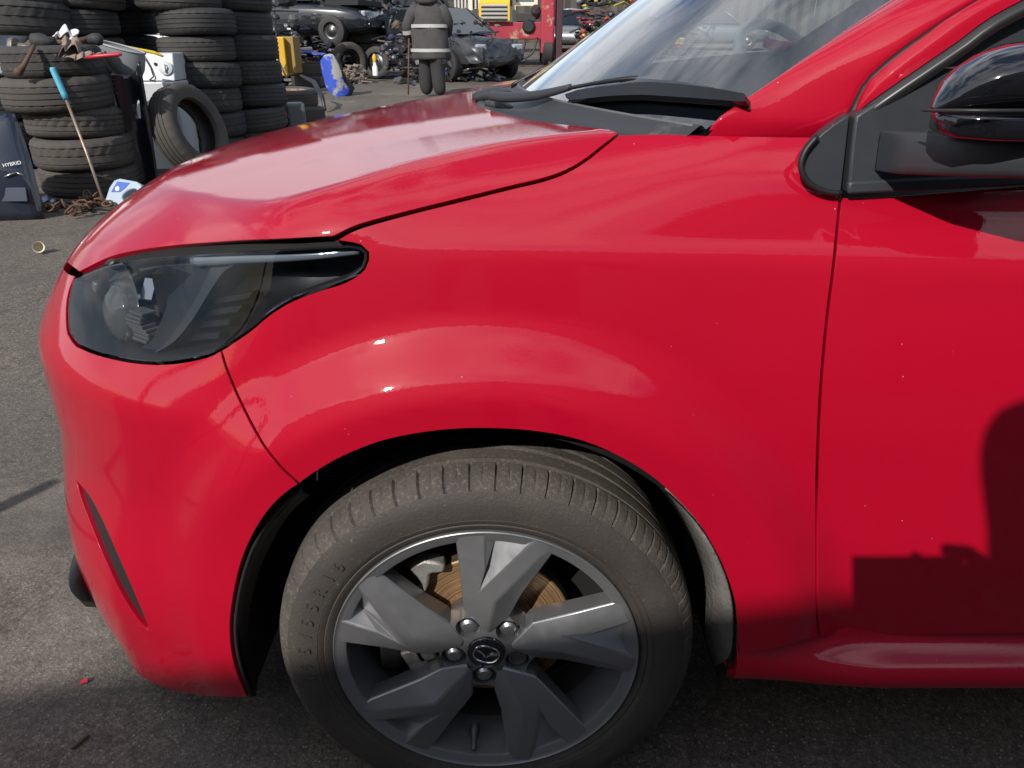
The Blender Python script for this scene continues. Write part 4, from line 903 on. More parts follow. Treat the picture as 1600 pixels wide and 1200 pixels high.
for x in (-6, -1.5, 4.5):
    d_ = MB().box((x, .03, 1.25), (2.2, .05, 2.5)).build('roller_door', mat('shutter_grey', (.10, .11, .12), .5, .3), shed)

# thin marker post off to the side, its shadow falls across the asphalt
mpx = at_z(105, 743, 0) - np.array([.51, .89, 0]) * 1.62
mp = MB().lathe([(.0001, 0), (.10, 0), (.10, .015), (.03, .02), (.026, 1.0), (.02, 1.09), (.0001, 1.10)], 16).build('marker_post', mat('post_orange', (.5, .12, .03), .6), None, auto=40); mp.location = (float(mpx[0]), float(mpx[1]), 0); tag(mp, 'slim orange marker post standing in front of the car', 'post')
# ------------------------------------------------------------------ background: tyres
ORD = ['bottom', 'second', 'third', 'fourth', 'fifth', 'sixth', 'seventh', 'eighth', 'ninth']
def bg_tyre_mesh(name, Ro, W, Ri, var, n=90):
    h = W / 2; g = .007
    prof = [(Ri, -h * .72), (Ri + .008, -h * .90), (Ri + .03, -h * .98), (Ri + (Ro - Ri) * .5, -h * 1.06), (Ro - .035, -h * 1.0), (Ro - .012, -h * .86), (Ro - .003, -h * .70)]
    ng = 4 if var != 1 else 3; edge = h * .66
    for k in range(ng):
        c = -edge * .82 + 2 * edge * .82 * k / (ng - 1); gw = .0055 if var != 2 else .004
        prof += [(Ro, c - gw - .001), (Ro - g, c - gw), (Ro - g, c + gw), (Ro, c + gw + .001)]
    prof += [(Ro - .003, h * .70), (Ro - .012, h * .86), (Ro - .035, h * 1.0), (Ri + (Ro - Ri) * .5, h * 1.06), (Ri + .03, h * .98), (Ri + .008, h * .90), (Ri, h * .72), (Ri + .004, h * .5), (Ro - .022, h * .45), (Ro - .018, 0), (Ro - .022, -h * .45), (Ri + .004, -h * .5)]
    L = len(prof); no = L - 12 + 2; vs = []; fs = []
    for k in range(n):
        for i, (r_, z) in enumerate(prof):
            a = 2 * math.pi * k / n
            if 4 <= i < no:
                if var == 1: a += .10 * abs(z) / h * 2.2                      # arrow tread
                elif var == 2: a += .06 * math.sin(z / h * 5)
                cut = (k % 3 == 0)
                shoulder = abs(z) > h * .55
                if cut and (shoulder or var in (1, 2)) and r_ > Ro - .02: r_ = r_ - .0065
            vs.append((r_ * math.cos(a), r_ * math.sin(a), z))
    for k in range(n):
        for i in range(L):
            k2 = (k + 1) % n; i2 = (i + 1) % L; fs.append((k * L + i, k2 * L + i, k2 * L + i2, k * L + i2))
    me = bpy.data.meshes.new(name); me.from_pydata(vs, [], fs); me.update(); me.shade_smooth(); me.set_sharp_from_angle(angle=R(35)); return me
OLD = [mat('old_rubber', (.030, .029, .028), .80, noise=(5, .5, (.055, .051, .047)), bump=(150, .3)),
       mat('old_rubber_dusty', (.044, .040, .037), .85, noise=(4, .6, (.082, .072, .062)), bump=(150, .3)),
       mat('old_rubber_black', (.019, .019, .020), .68, noise=(5, .5, (.036, .035, .034)), bump=(150, .3))]
TM = {}
def tyre_data(var, mi, size=0):
    k = (var, mi, size)
    if k not in TM:
        Ro, W, Ri = [(.36, .215, .225), (.335, .195, .205), (.325, .165, .195)][size]
        me = bg_tyre_mesh('tyre', Ro, W, Ri, var); me.materials.append(OLD[mi]); TM[k] = me
    return TM[k]
def add_tyre(loc, label, group=None, var=0, mi=0, size=0, rot=(0, 0, 0), name='tyre_casing', s=1.):
    o = link(bpy.data.objects.new(name, tyre_data(var, mi, size))); o.location = loc; o.rotation_euler = rot; o.scale = (s, s, s)
    tag(o, label, 'tyre', group); return o
def gnd(x, y): return gz(x, y)
def stack(desc, group, y, pxs, size=0, vars_=None, mis=None, hstep=None, z0=None, py_ref=200, tilt=.045, jig=.035):
    """pile of lying tyres, picture columns given bottom to top"""
    W = [.215, .195, .165][size] * 1.03 if hstep is None else hstep
    z = gnd(0, y) if z0 is None else z0; n = len(pxs)
    for k, px in enumerate(pxs):
        zc = z + W * (k + .5); py = 600 - FPX * ((np.array([0, y, zc]) - CAM) @ UP) / ((np.array([0, y, zc]) - CAM) @ FW)
        x = at_y(px, py, y)[0]; v = vars_[k % len(vars_)] if vars_ else RNG.integers(0, 3); m_ = mis[k % len(mis)] if mis else RNG.integers(0, 3)
        pos = 'top' if k == n - 1 else ORD[k]
        lab = f'{pos} tyre of the {desc}' if pos in ('top', 'bottom') else f'{pos} tyre from the bottom of the {desc}'
        add_tyre((x, y + RNG.uniform(-jig, jig), zc), lab, group, int(v), int(m_), size, (RNG.uniform(-tilt, tilt), RNG.uniform(-tilt, tilt), RNG.uniform(0, 6)), s=RNG.uniform(.93, 1.05)).location.x += RNG.uniform(-.03, .03)
    return z + W * n
GA = 'tyres piled in stacks in the yard'
zA = stack('rag-topped front stack', GA, 5.34, [142, 127, 114, 91, 80], 0, [0, 1, 2, 0, 1], [1, 1, 1, 1, 0], hstep=.211)
stack('tall stack just behind the washing machine', GA, 6.95, [332, 326, 320, 312, 308, 307, 274, 275], 0, [0, 1, 1, 1, 0, 0, 0, 0], [2, 2, 0, 2, 0, 2, 0, 0], jig=.03)
stack('tall stack nearest the rusty wheel', GA, 7.45, [398, 394, 389, 383, 377, 369, 362, 353, 347], 0, [0, 0, 0, 2, 0, 0, 0, 0, 0], [0, 0, 2, 0, 2, 2, 0, 2, 0])
stack('dark stack behind the black wing panel', GA, 7.5, [196, 195, 193, 191, 189, 187, 185, 183, 182], 0, [0, 0, 2, 0], [2, 2, 2, 2, 2, 2, 2, 0, 0])
stack('stack behind the rag-covered tyres', GA, 6.75, [131, 130, 128, 126, 125, 122, 119, 120], 0, [0, 2, 0], [2, 2, 2, 2, 2, 2, 0, 0])
stack('shaded stack under the white bonnet', GA, 6.5, [8, 10, 6, 4], 0, [0, 0, 0], [2, 2, 2, 2])
stack('far stack over the tyre wall', GA, 8.6, [262, 262, 261, 260, 259, 258, 257, 256, 255, 254], 0, [0], [0])if False else None
add_tyre(at_y(20, 4, 6.35), 'uppermost large tyre on the white bonnet', GA, 0, 0, 0, (.05, .03, 1), s=1.12)
add_tyre(at_y(26, 31, 6.35), 'large tyre lying directly on the white bonnet', GA, 1, 0, 0, (.04, .05, 2), s=1.22)
# tyre leaning against the washing machine
ax = Vector((.92, -.24, .30)).normalized(); o = add_tyre((0, 0, 0), 'dusty tyre leaning against the white washing machine', None, 0, 1, 0); o.rotation_euler = ax.to_track_quat('Z', 'Y').to_euler(); o.location = at_y(297, 203, 5.85); o.scale = (1.02,) * 3
# yard middle
M_ = gnd
stack('pair carrying the rusty steel wheel', 'tyres in the middle of the yard', 9.75, [468], 0, [0], [1])
stack('pair under the blue cloth', 'tyres in the middle of the yard', 15.2, [486, 478], 0, [0, 0], [0, 1])
p = at_y(545, 93, 17.0); o = add_tyre((p[0], 17.0, gnd(0, 17.) + .37), 'tyre standing upright beside the mud heap', None, 0, 1, 0, (R(90), 0, R(38)), s=1.05)
stack('low pile behind the upright tyre', 'tyres in the middle of the yard', 18.6, [572, 570, 568, 571], 0, [0], [0, 1, 0, 1])
o = add_tyre((at_y(589, 96, 17.2)[0], 17.2, gnd(0, 17.2) + .33), 'spare wheel tyre standing next to the crushed silver car', None, 0, 0, 2, (R(82), 0, R(-22)))
hb = MB().lathe([(.193, -.06), (.186, -.03), (.16, -.012), (.12, -.02), (.10, .012), (.06, .016), (.055, -.01), (.0001, -.01)], 36).build('steel_rim', mat('dark_steel_rim', (.06, .065, .07), .35, .7), o, smooth=True); hb.location = (0, 0, .045)
# wheel with rusty rim lying on the tyre pair
wz = gnd(0, 9.75) + .222
wx = at_y(452, 150, 9.75)[0]; o = add_tyre((wx, 9.75, wz + .10), 'dusty wheel with rusty steel rim lying on a tyre', None, 0, 1, 0, (.03, .02, 0), 'wheel_assembly'); o['category'] = 'wheel'
MB().lathe([(.228, .085), (.220, .094), (.212, .086), (.205, .05), (.17, .03), (.15, .045), (.10, .02), (.05, .035), (.0001, .035)], 48).build('rusty_rim', mat('rusty_rim', (.22, .17, .14), .75, .3, noise=(8, .5, (.30, .27, .25)), dirt=(6, .5, .65, (.20, .09, .05))), o, smooth=True)
# ------------------------------------------------------------------ background: loose things round the tyre stacks
NAVY = mat('navy_paint', (.010, .014, .028), .35, coat=1)
# dark blue tailgate with its badge, at the left edge
tg = empty('tailgate', (-3.78, 4.32, 0), R(4), 'dark blue tailgate with a white HYBRID badge standing before the tyre stacks', 'tailgate')
sec = []
for k in range(13):
    t = k / 12; z = .0 + .66 * t; bul = .10 * math.sin(math.pi * (t * .8 + .1)); row = []
    hw = .62 - .10 * t ** 2.0
    for i in range(17):
        a = -1 + i / 8; row.append((a * hw + .04, -.04 - bul * (1 - abs(a) ** 3) - .02 * (1 - a * a) + .16 * t, z))
    sec.append(row)
o = MB().add([p for r_ in sec for p in r_], [(j * 17 + i, j * 17 + i + 1, (j + 1) * 17 + i + 1, (j + 1) * 17 + i) for j in range(12) for i in range(16)]).build('outer_skin', NAVY, tg, smooth=True); s_ = o.modifiers.new('solid', 'SOLIDIFY'); s_.thickness = .03; s_.offset = -1
def text_mesh(txt, size, ext=.002):
    cu = bpy.data.curves.new('t', 'FONT'); cu.body = txt; cu.size = size; cu.extrude = ext; cu.align_x = 'CENTER'; ob = bpy.data.objects.new('t', cu); COL.objects.link(ob); bpy.context.view_layer.update()
    me = bpy.data.meshes.new_from_object(ob.evaluated_get(bpy.context.evaluated_depsgraph_get())); bpy.data.objects.remove(ob); bpy.data.curves.remove(cu); return me
me = text_mesh('HYBRID', .032); me.materials.append(mat('badge_white', (.75, .76, .78), .3)); b_ = link(bpy.data.objects.new('badge', me), tg)
def tg_at(px, py, dy=-.012):
    """spot on the tailgate's face under a picture point"""
    d = ray(px, py); best = None
    for y in np.linspace(3.9, 4.6, 300):
        p = at_y(px, py, y); q = tg.matrix_basis.inverted() @ Vector(p); t = min(max(q.z / .66, 0), 1); hw = .62 - .10 * t * t; a = (q.x - .04) / hw
        f = -.04 - .10 * math.sin(math.pi * (t * .8 + .1)) * (1 - min(abs(a), 1) ** 3) - .02 * (1 - a * a) + .16 * t
        if best is None or abs(q.y - f) < best[0]: best = (abs(q.y - f), q + Vector((0, dy, 0)))
    return best[1]
b_.location = tg_at(22, 258, -.02); b_.rotation_euler = (R(78), R(-8), R(14))
MB().tube([tg_at(8, 276), tg_at(18, 272), tg_at(27, 269)], [.003, .008, .004], 8).tube([tg_at(27, 269), tg_at(34, 272), tg_at(38, 274)], [.004, .009, .003], 8).build('chrome_strip', mat('dull_chrome', (.35, .36, .37), .3, .9), tg, smooth=True)
MB().box(tg_at(18, 304, -.004), (.20, .008, .09), Matrix.Rotation(R(-12), 3, 'X')).build('plate_recess', mat('navy_recess', (.015, .022, .05), .4), tg, bevel=.003)

# white bonnet on the shaded stack
wb = []
for k in range(11):
    t = k / 10
    for i in range(15): a = i / 14; wb.append((-5.42 + 1.26 * a - .12 * (t - .5) ** 2 - .25 * a * (1 - t) * 0, 6.02 + .75 * t, .90 + .34 * t ** .6 - .10 * max(0, a - .82) * 4 * (1 + .5 * (1 - t)) + .03 * math.sin(a * 2)))
o = MB().add(wb, [(j * 15 + i, j * 15 + i + 1, (j + 1) * 15 + i + 1, (j + 1) * 15 + i) for j in range(10) for i in range(14)]).build('white_bonnet', mat('white_paint', (.80, .81, .82), .3, coat=.6), None, smooth=True); s_ = o.modifiers.new('solid', 'SOLIDIFY'); s_.thickness = .03
tag(o, 'white car bonnet lying on a tyre stack over the tailgate', 'car part')

# drive shafts and rag on the front stack
zt = zA
STEEL = mat('dirty_steel', (.22, .20, .17), .55, .6, dirt=(12, .45, .7, (.10, .07, .05))); BOOT = mat('boot_rubber', (.03, .03, .032), .7, bump=(60, .3)); RUSTY = mat('rusty_iron', (.14, .085, .055), .8, .3, noise=(15, .6, (.10, .06, .04)), bump=(120, .5))
def Wp(px, py, y): return Vector(at_y(px, py, y))
ds = empty('drive_shaft', (at_y(50, 80, 5.3)), 0, 'greasy drive shaft with hub flange and black boots lying on the front tyre stack', 'car part')
def child(mb, name, m, par, **k):
    o = mb.build(name, m, par, **k); o.matrix_parent_inverse = Matrix.Translation(-Vector(par.location)); return o
child(MB().tube([Wp(18, 73, 5.2), Wp(20, 73, 5.2), Wp(26, 73, 5.2), Wp(30, 73, 5.2)], [.055, .062, .062, .03], 18), 'flange', STEEL, ds, auto=40)
child(MB().tube([Wp(30, 73, 5.2), Wp(52, 76, 5.2)], .028, 14), 'shaft', STEEL, ds, smooth=True)
child(MB().tube([Wp(49, 64, 5.18), Wp(52, 64, 5.18), Wp(62, 64, 5.18), Wp(70, 65, 5.18), Wp(76, 65, 5.18), Wp(88, 63, 5.2)], [.03, .050, .054, .05, .034, .026], 18), 'boot', BOOT, ds, smooth=True)
child(MB().tube([Wp(76, 66, 5.25), Wp(110, 68, 5.3), Wp(140, 60, 5.35)], .022, 12), 'shaft', RUSTY, ds, smooth=True)
child(MB().tube([Wp(138, 62, 5.35), Wp(146, 60, 5.35), Wp(154, 62, 5.35), Wp(161, 64, 5.36)], [.028, .036, .045, .028], 16), 'boot', BOOT, ds, smooth=True)
tr_ = empty('track_rod', at_y(53, 76, 5.1), 0, 'thin rusty track rod hanging over the edge of the top front tyre', 'car part')
child(MB().tube([Wp(53, 72, 4.99), Wp(46, 86, 4.93), Wp(38, 101, 4.90), Wp(32, 110, 4.89)], [.014, .013, .016, .022], 10), 'rod', RUSTY, tr_, smooth=True)
child(MB().tube([Wp(24, 111, 4.89), Wp(28, 112, 4.89), Wp(33, 114, 4.88)], [.02, .026, .02], 12), 'joint', RUSTY, tr_, smooth=True)
def crumple(name, cx, cy, y, w_, h_, d_, m, label, cat, seed, n=22, sag=.5, parent=None):
    r_ = np.random.default_rng(seed); c = np.array(at_y(cx, cy, y)); ph_ = r_.uniform(0, 6, 12); fr_ = r_.uniform(1.5, 5, 12); vs = []
    for j in range(n + 1):
        for i in range(n + 1):
            u, v = i / n - .5, j / n - .5; q = sum(math.sin(fr_[k] * (u * math.cos(k) + v * math.sin(k)) * 2.2 + ph_[k]) for k in range(12)) / 6; q2 = abs(math.sin(fr_[3] * u * 2 + ph_[2] + 1.5 * q + v * 3)) - .5
            vs.append((c[0] + u * w_ * (1 + .25 * q) + .03 * q2, c[1] + v * d_ + .04 * q, c[2] + h_ * (.5 * q + .35 * q2) - sag * h_ * (u * u + v * v) * 2))
    o = MB().add(vs, [(j * (n + 1) + i, j * (n + 1) + i + 1, (j + 1) * (n + 1) + i + 1, (j + 1) * (n + 1) + i) for j in range(n) for i in range(n)]).build(name, m, parent, smooth=True); s_ = o.modifiers.new('solid', 'SOLIDIFY'); s_.thickness = .004
    if parent is None: tag(o, label, cat)
    return o
crumple('rag', 104, 72, 5.22, .26, .16, .3, mat('brown_rag', (.30, .23, .185), .95, noise=(18, .6, (.16, .12, .10))), 'crumpled brown rag draped over the front tyre stack', 'rag', 3)
crumple('rag', 122, 84, 5.10, .17, .05, .16, mat('brown_rag'), 'small fold of brown cloth beside the red bar', 'rag', 9)
crumple('plastic_sheet', 96, 52, 5.4, .22, .13, .12, mat('white_sheet', (.62, .62, .62), .5), 'torn white plastic behind the brown rag', 'plastic sheet', 11)
o = MB().tube([Wp(135, 90, 5.05), Wp(150, 88, 5.05), Wp(186, 85, 5.06), Wp(190, 85, 5.06)], [.010, .014, .014, .008], 8).build('red_bar', mat('red_bar', (.42, .02, .04), .4), None, smooth=True); tag(o, 'short red bar sticking out over the edge of the tyre stack', 'bar')
# blue-handled bar leaning on the stack
pb = empty('long_handled_bar', at_y(164, 320, 4.72), 0, 'long rusty bar with a blue handle leaning on the front tyre stack', 'tool')
child(MB().tube([Wp(164, 321, 4.72), Wp(134, 235, 4.86), Wp(102, 152, 4.98)], .0105, 10), 'bar', mat('bar_metal', (.33, .27, .22), .45, .6, dirt=(9, .5, .62, (.28, .12, .04))), pb, smooth=True)
child(MB().tube([Wp(103, 155, 4.97), Wp(100, 147, 4.98), Wp(83, 109, 5.0), Wp(82, 105, 5.0)], [.018, .022, .022, .018], 12), 'handle', mat('blue_grip', (.05, .28, .42), .5, noise=(30, .5, (.10, .38, .50))), pb, smooth=True)
# canister
jc = empty('canister', at_y(202, 305, 4.62), R(-12), 'pale blue plastic canister with a blue label lying on the ground', 'canister')
MBLUE = mat('canister_plastic', (.32, .39, .46), .35, trans=0., coat=.2)
pr = [(-.135, -.075), (-.125, .02), (-.10, .075), (-.06, .095), (.075, .092), (.12, .075), (.140, .02), (.137, -.04), (.11, -.075), (.02, -.092), (-.08, -.090)]
Mc = Matrix.Rotation(R(62), 4, 'X') @ Matrix.Rotation(R(-6), 4, 'Z')
hole = [(.045 + .045 * math.cos(a) + .03 * math.sin(a), -.005 + .045 * math.sin(a)) for a in np.linspace(0, 2 * math.pi, 14, endpoint=False)]
pv = [Vector(p) for p in pr] + [Vector(p) for p in hole]; e_ = [(i, (i + 1) % 11) for i in range(11)] + [(11 + i, 11 + (i + 1) % 14) for i in range(14)]
r_ = geometry.delaunay_2d_cdt(pv, e_, [], 0, 1e-6); T_ = [tuple(f) for f in r_[2] if in_poly(np.array([np.mean([tuple(r_[0][i]) for i in f], 0)]), np.array(pr))[0] and not in_poly(np.array([np.mean([tuple(r_[0][i]) for i in f], 0)]), np.array(hole))[0]]
nv = len(r_[0]); vs = [Mc @ Vector((v[0], v[1], z)) for z in (-.055, .055) for v in r_[0]]; fs = [f[::-1] for f in T_] + [tuple(nv + i for i in f) for f in T_]
fs += [(i, (i + 1) % 11, nv + (i + 1) % 11, nv + i) for i in range(11)] + [(11 + (i + 1) % 14, 11 + i, nv + 11 + i, nv + 11 + (i + 1) % 14) for i in range(14)]
MB().add(vs, fs).build('bottle_body', MBLUE, jc, auto=40, bevel=.012)
MB().lathe([(.026, 0), (.026, .03), (.022, .034), (.020, .034), (.020, .01)], 20, Mc @ Matrix.Translation((-.112, -.07, 0)) @ Matrix.Rotation(R(130), 4, 'Z') @ Matrix.Rotation(R(90), 4, 'Y')).build('neck', MBLUE, jc, auto=40)
MB().prism([(-.10, -.01), (-.07, .07), (.03, .075), (.0, .03), (-.03, .0)], .003, Mc @ Matrix.Translation((0, 0, .0555))).build('label_print', mat('blue_label', (.03, .09, .42), .4), jc)
MB().lathe([(.016, 0), (.016, .0022), (.0001, .0022)], 16, Mc @ Matrix.Translation((-.055, .02, .0585))).build('label_spot', mat('label_white', (.8, .8, .8), .4), jc)
# chain heap
ch = empty('rusty_chain', at_y(115, 322, 4.75), 0, 'heap of rusty chain on the ground under the front tyre stack', 'chain')
lk = MB().tube([(.022 * math.cos(a), .036 * math.sin(a), 0) for a in np.linspace(0, 2 * math.pi, 12, endpoint=False)], .0075, 6, closed=True).build('link', RUSTY, ch, smooth=True)
pth = spline([(62, 318), (80, 326), (100, 318), (112, 330), (130, 316), (118, 322), (140, 322), (128, 312), (148, 318), (160, 314), (168, 318), (152, 308), (136, 304)], 3.6)
for k, p_ in enumerate(pth):
    o = lk if k == 0 else link(bpy.data.objects.new('link', lk.data), ch)
    q = at_z(p_[0], p_[1], .02 + .035 * (k % 3 == 1) + .02 * RNG.random()); o.location = Vector(q) - Vector(ch.location); o.rotation_euler = (RNG.uniform(-1.2, 1.2), RNG.uniform(-1.2, 1.2), RNG.uniform(0, 6))
crumple('crushed_can', 70, 310, 4.95, .16, .06, .12, mat('crushed_tin', (.40, .41, .45), .35, .6, noise=(20, .5, (.08, .09, .20))), 'crushed tin lying beside the dark blue tailgate', 'tin', 21)
# yellow strap
o = MB().tube([Wp(172, 68, 5.9), Wp(190, 72, 5.9), Wp(215, 77, 5.95), Wp(240, 82, 6.0), Wp(255, 88, 6.0)], [.008, .012, .012, .014, .010], 6).build('yellow_strap', mat('yellow_webbing', (.60, .42, .02), .7), None, smooth=True); tag(o, 'yellow strap stretched over the grey bowl beside the tyre stacks', 'strap')
# grey plastic bowl (lamp unit), grey panel, black wing panel
bo_ = empty('grey_plastic_bowl', at_y(192, 95, 5.75), 0, 'smoky grey plastic bowl resting on the black wing panel', 'car part')
vs = []; nb_ = 24
for j, (sx, sz, dz) in enumerate([(1, .25, .0), (.98, .25, -.04), (.86, .22, -.13), (.62, .17, -.21), (.30, .09, -.25), (.02, .02, -.26)]):
    for i in range(nb_): a = 2 * math.pi * i / nb_; vs.append((.18 * sx * math.cos(a), .5 * sz * math.sin(a), .10 + dz - .05 * sx * math.cos(a)))
MB().add(vs, [(j * nb_ + i, j * nb_ + (i + 1) % nb_, (j + 1) * nb_ + (i + 1) % nb_, (j + 1) * nb_ + i) for j in range(5) for i in range(nb_)]).build('bowl', mat('smoky_plastic', (.20, .215, .22), .3, coat=.3), bo_, smooth=True)
MB().tube([(.18 * math.cos(a), .125 * math.sin(a), .10 - .05 * math.cos(a)) for a in np.linspace(0, 2 * math.pi, 30, endpoint=False)], .008, 6, closed=True).build('rim', mat('smoky_rim', (.30, .31, .32), .4), bo_, smooth=True)
def standing(name, px, y, thick, m, label, cat, curve=.0, bevel=.006, holes=()):
    """upright sheet part: outline at its own distance, with real thickness and a bowed section"""
    pts = []
    for s_ in px: pts += [tuple(p) for p in spline(s_, 7)]
    P_ = clean(np.array([(at_y(p[0], p[1], y)[0], at_y(p[0], p[1], y)[2]) for p in pts]), .006); H = [clean(np.array([(at_y(p[0], p[1], y)[0], at_y(p[0], p[1], y)[2]) for p in spline(h + h[:1], 5)][:-1]), .004) for h in holes]
    lo, hi = P_.min(0), P_.max(0); g_ = .03; gx, gy = np.meshgrid(np.arange(lo[0], hi[0], g_), np.arange(lo[1], hi[1], g_)); q = np.stack([gx.ravel(), gy.ravel()], 1); q = q[in_poly(q, P_)]
    for h in H: q = q[~in_poly(q, h)]
    loops = [P_] + H; vs = [Vector(v) for lp in loops for v in lp] + [Vector(v) for v in q]; ed_ = []; k = 0
    for lp in loops: ed_ += [(k + i, k + (i + 1) % len(lp)) for i in range(len(lp))]; k += len(lp)
    r_ = geometry.delaunay_2d_cdt(vs, ed_, [], 0, 1e-6); v2 = np.array([tuple(v) for v in r_[0]]); T = [tuple(f) for f in r_[2] if in_poly(v2[list(f)].mean(0)[None], P_)[0] and not any(in_poly(v2[list(f)].mean(0)[None], h)[0] for h in H)]
    cx = (lo[0] + hi[0]) / 2; hw = (hi[0] - lo[0]) / 2
    V = [(x, y + curve * ((x - cx) / hw) ** 2, z) for x, z in v2]
    o = MB().add(V, T).build(name, m, None, smooth=True); s_ = o.modifiers.new('solid', 'SOLIDIFY'); s_.thickness = thick; s_.offset = 0
    return tag(o, label, cat)
standing('grey_board', [[(156, 98), (180, 104)], [(180, 104), (181, 176)], [(181, 176), (158, 178)], [(158, 178), (156, 98)]], 5.75, .03, mat('grey_board', (.16, .155, .15), .7, noise=(6, .5, (.20, .19, .18))), 'flat grey board between the front tyre stack and the black wing panel', 'board')
standing('black_wing', [[(178, 112), (196, 118), (214, 114), (226, 96)], [(226, 96), (232, 140), (240, 200), (249, 288)], [(249, 288), (230, 290), (214, 280), (200, 250)], [(200, 250), (197, 200), (186, 150), (178, 112)]], 5.55, .02, mat('black_panel_paint', (.008, .009, .014), .3, coat=1), 'black car wing panel standing on end beside the washing machine', 'car part', -.10, holes=[[(214, 158), (220, 154), (222, 170), (222, 186), (216, 182), (213, 172)]])
# washing machine
wm = empty('washing_machine', (at_y(258, 200, 6.45)[0], 6.45, 0), R(4), 'old white washing machine with a round dial behind the leaning tyre', 'washing machine')
WHITE = mat('enamel_white', (.50, .52, .54), .35, coat=.3, dirt=(9, .55, .8, (.45, .42, .38)))
MB().box((0, 0, .39), (.46, .46, .74)).build('cabinet', WHITE, wm, bevel=.012)
MB().add([(-.22, -.19, .765), (.22, -.19, .765), (.22, -.13, .985), (-.22, -.13, .985), (-.22, .23, .765), (.22, .23, .765), (.22, .23, .985), (-.22, .23, .985)], [(0, 1, 2, 3), (5, 4, 7, 6), (3, 2, 6, 7), (0, 4, 5, 1), (1, 5, 6, 2), (4, 0, 3, 7)]).build('control_panel', WHITE, wm, bevel=.01)
Mk = Matrix.Translation((.155, -.168, .865)) @ Matrix.Rotation(R(75), 4, 'X'); MB().lathe([(.058, 0), (.058, .012), (.05, .016), (.022, .018), (.02, .035), (.0001, .035)], 28, Mk).build('dial', mat('dial_grey', (.42, .45, .45), .4), wm, auto=40)
MB().box((.155, -.205, .872), (.012, .02, .07), Matrix.Rotation(R(-12), 3, 'X')).build('dial_grip', mat('dial_white', (.7, .7, .7), .4), wm, bevel=.004)
MB().box((.07, -.163, .90), (.02, .012, .022)).build('button', BLACK, wm)
MB().tube([(-.03, -.14, .98), (.0, -.165, .93), (.03, -.175, .87), (.05, -.20, .80), (.02, -.22, .775), (.06, -.24, .77)], .006, 6).build('mains_lead', BLACK, wm, smooth=True)
MB().box((0, .0, .02), (.52, .50, .03)).build('plinth', mat('plinth_grey', (.12, .12, .12), .6), wm)
# small litter near the canister
o = MB().lathe([(.022, 0), (.030, .055), (.032, .057), (.029, .055), (.021, .004), (.0001, .004)], 20, Matrix.Rotation(R(75), 4, 'X') @ Matrix.Rotation(R(30), 4, 'Y')).build('paper_cup', mat('cup_cream', (.62, .58, .45), .6), None, auto=40); o.location = at_z(60, 386, .032); tag(o, 'small crushed cream cup lying on the open asphalt', 'cup')
o = MB().add([(0, 0, 0), (.013, .005, .002), (.010, .013, .004), (-.002, .009, .001)], [(0, 1, 2, 3)]).build('plastic_chip', mat('red_chip', (.5, .02, .03), .4)); o.location = at_z(125, 1070, .003); s_ = o.modifiers.new('s', 'SOLIDIFY'); s_.thickness = .0015; tag(o, 'tiny red plastic chip on the ground in front of the bumper', 'chip')
o = MB().tube([at_z(112, 1170, .004), at_z(138, 1148, .005)], .0035, 6).build('twig', mat('twig', (.10, .08, .05), .9)); tag(o, 'thin dark twig on the shaded ground by the bumper', 'twig')
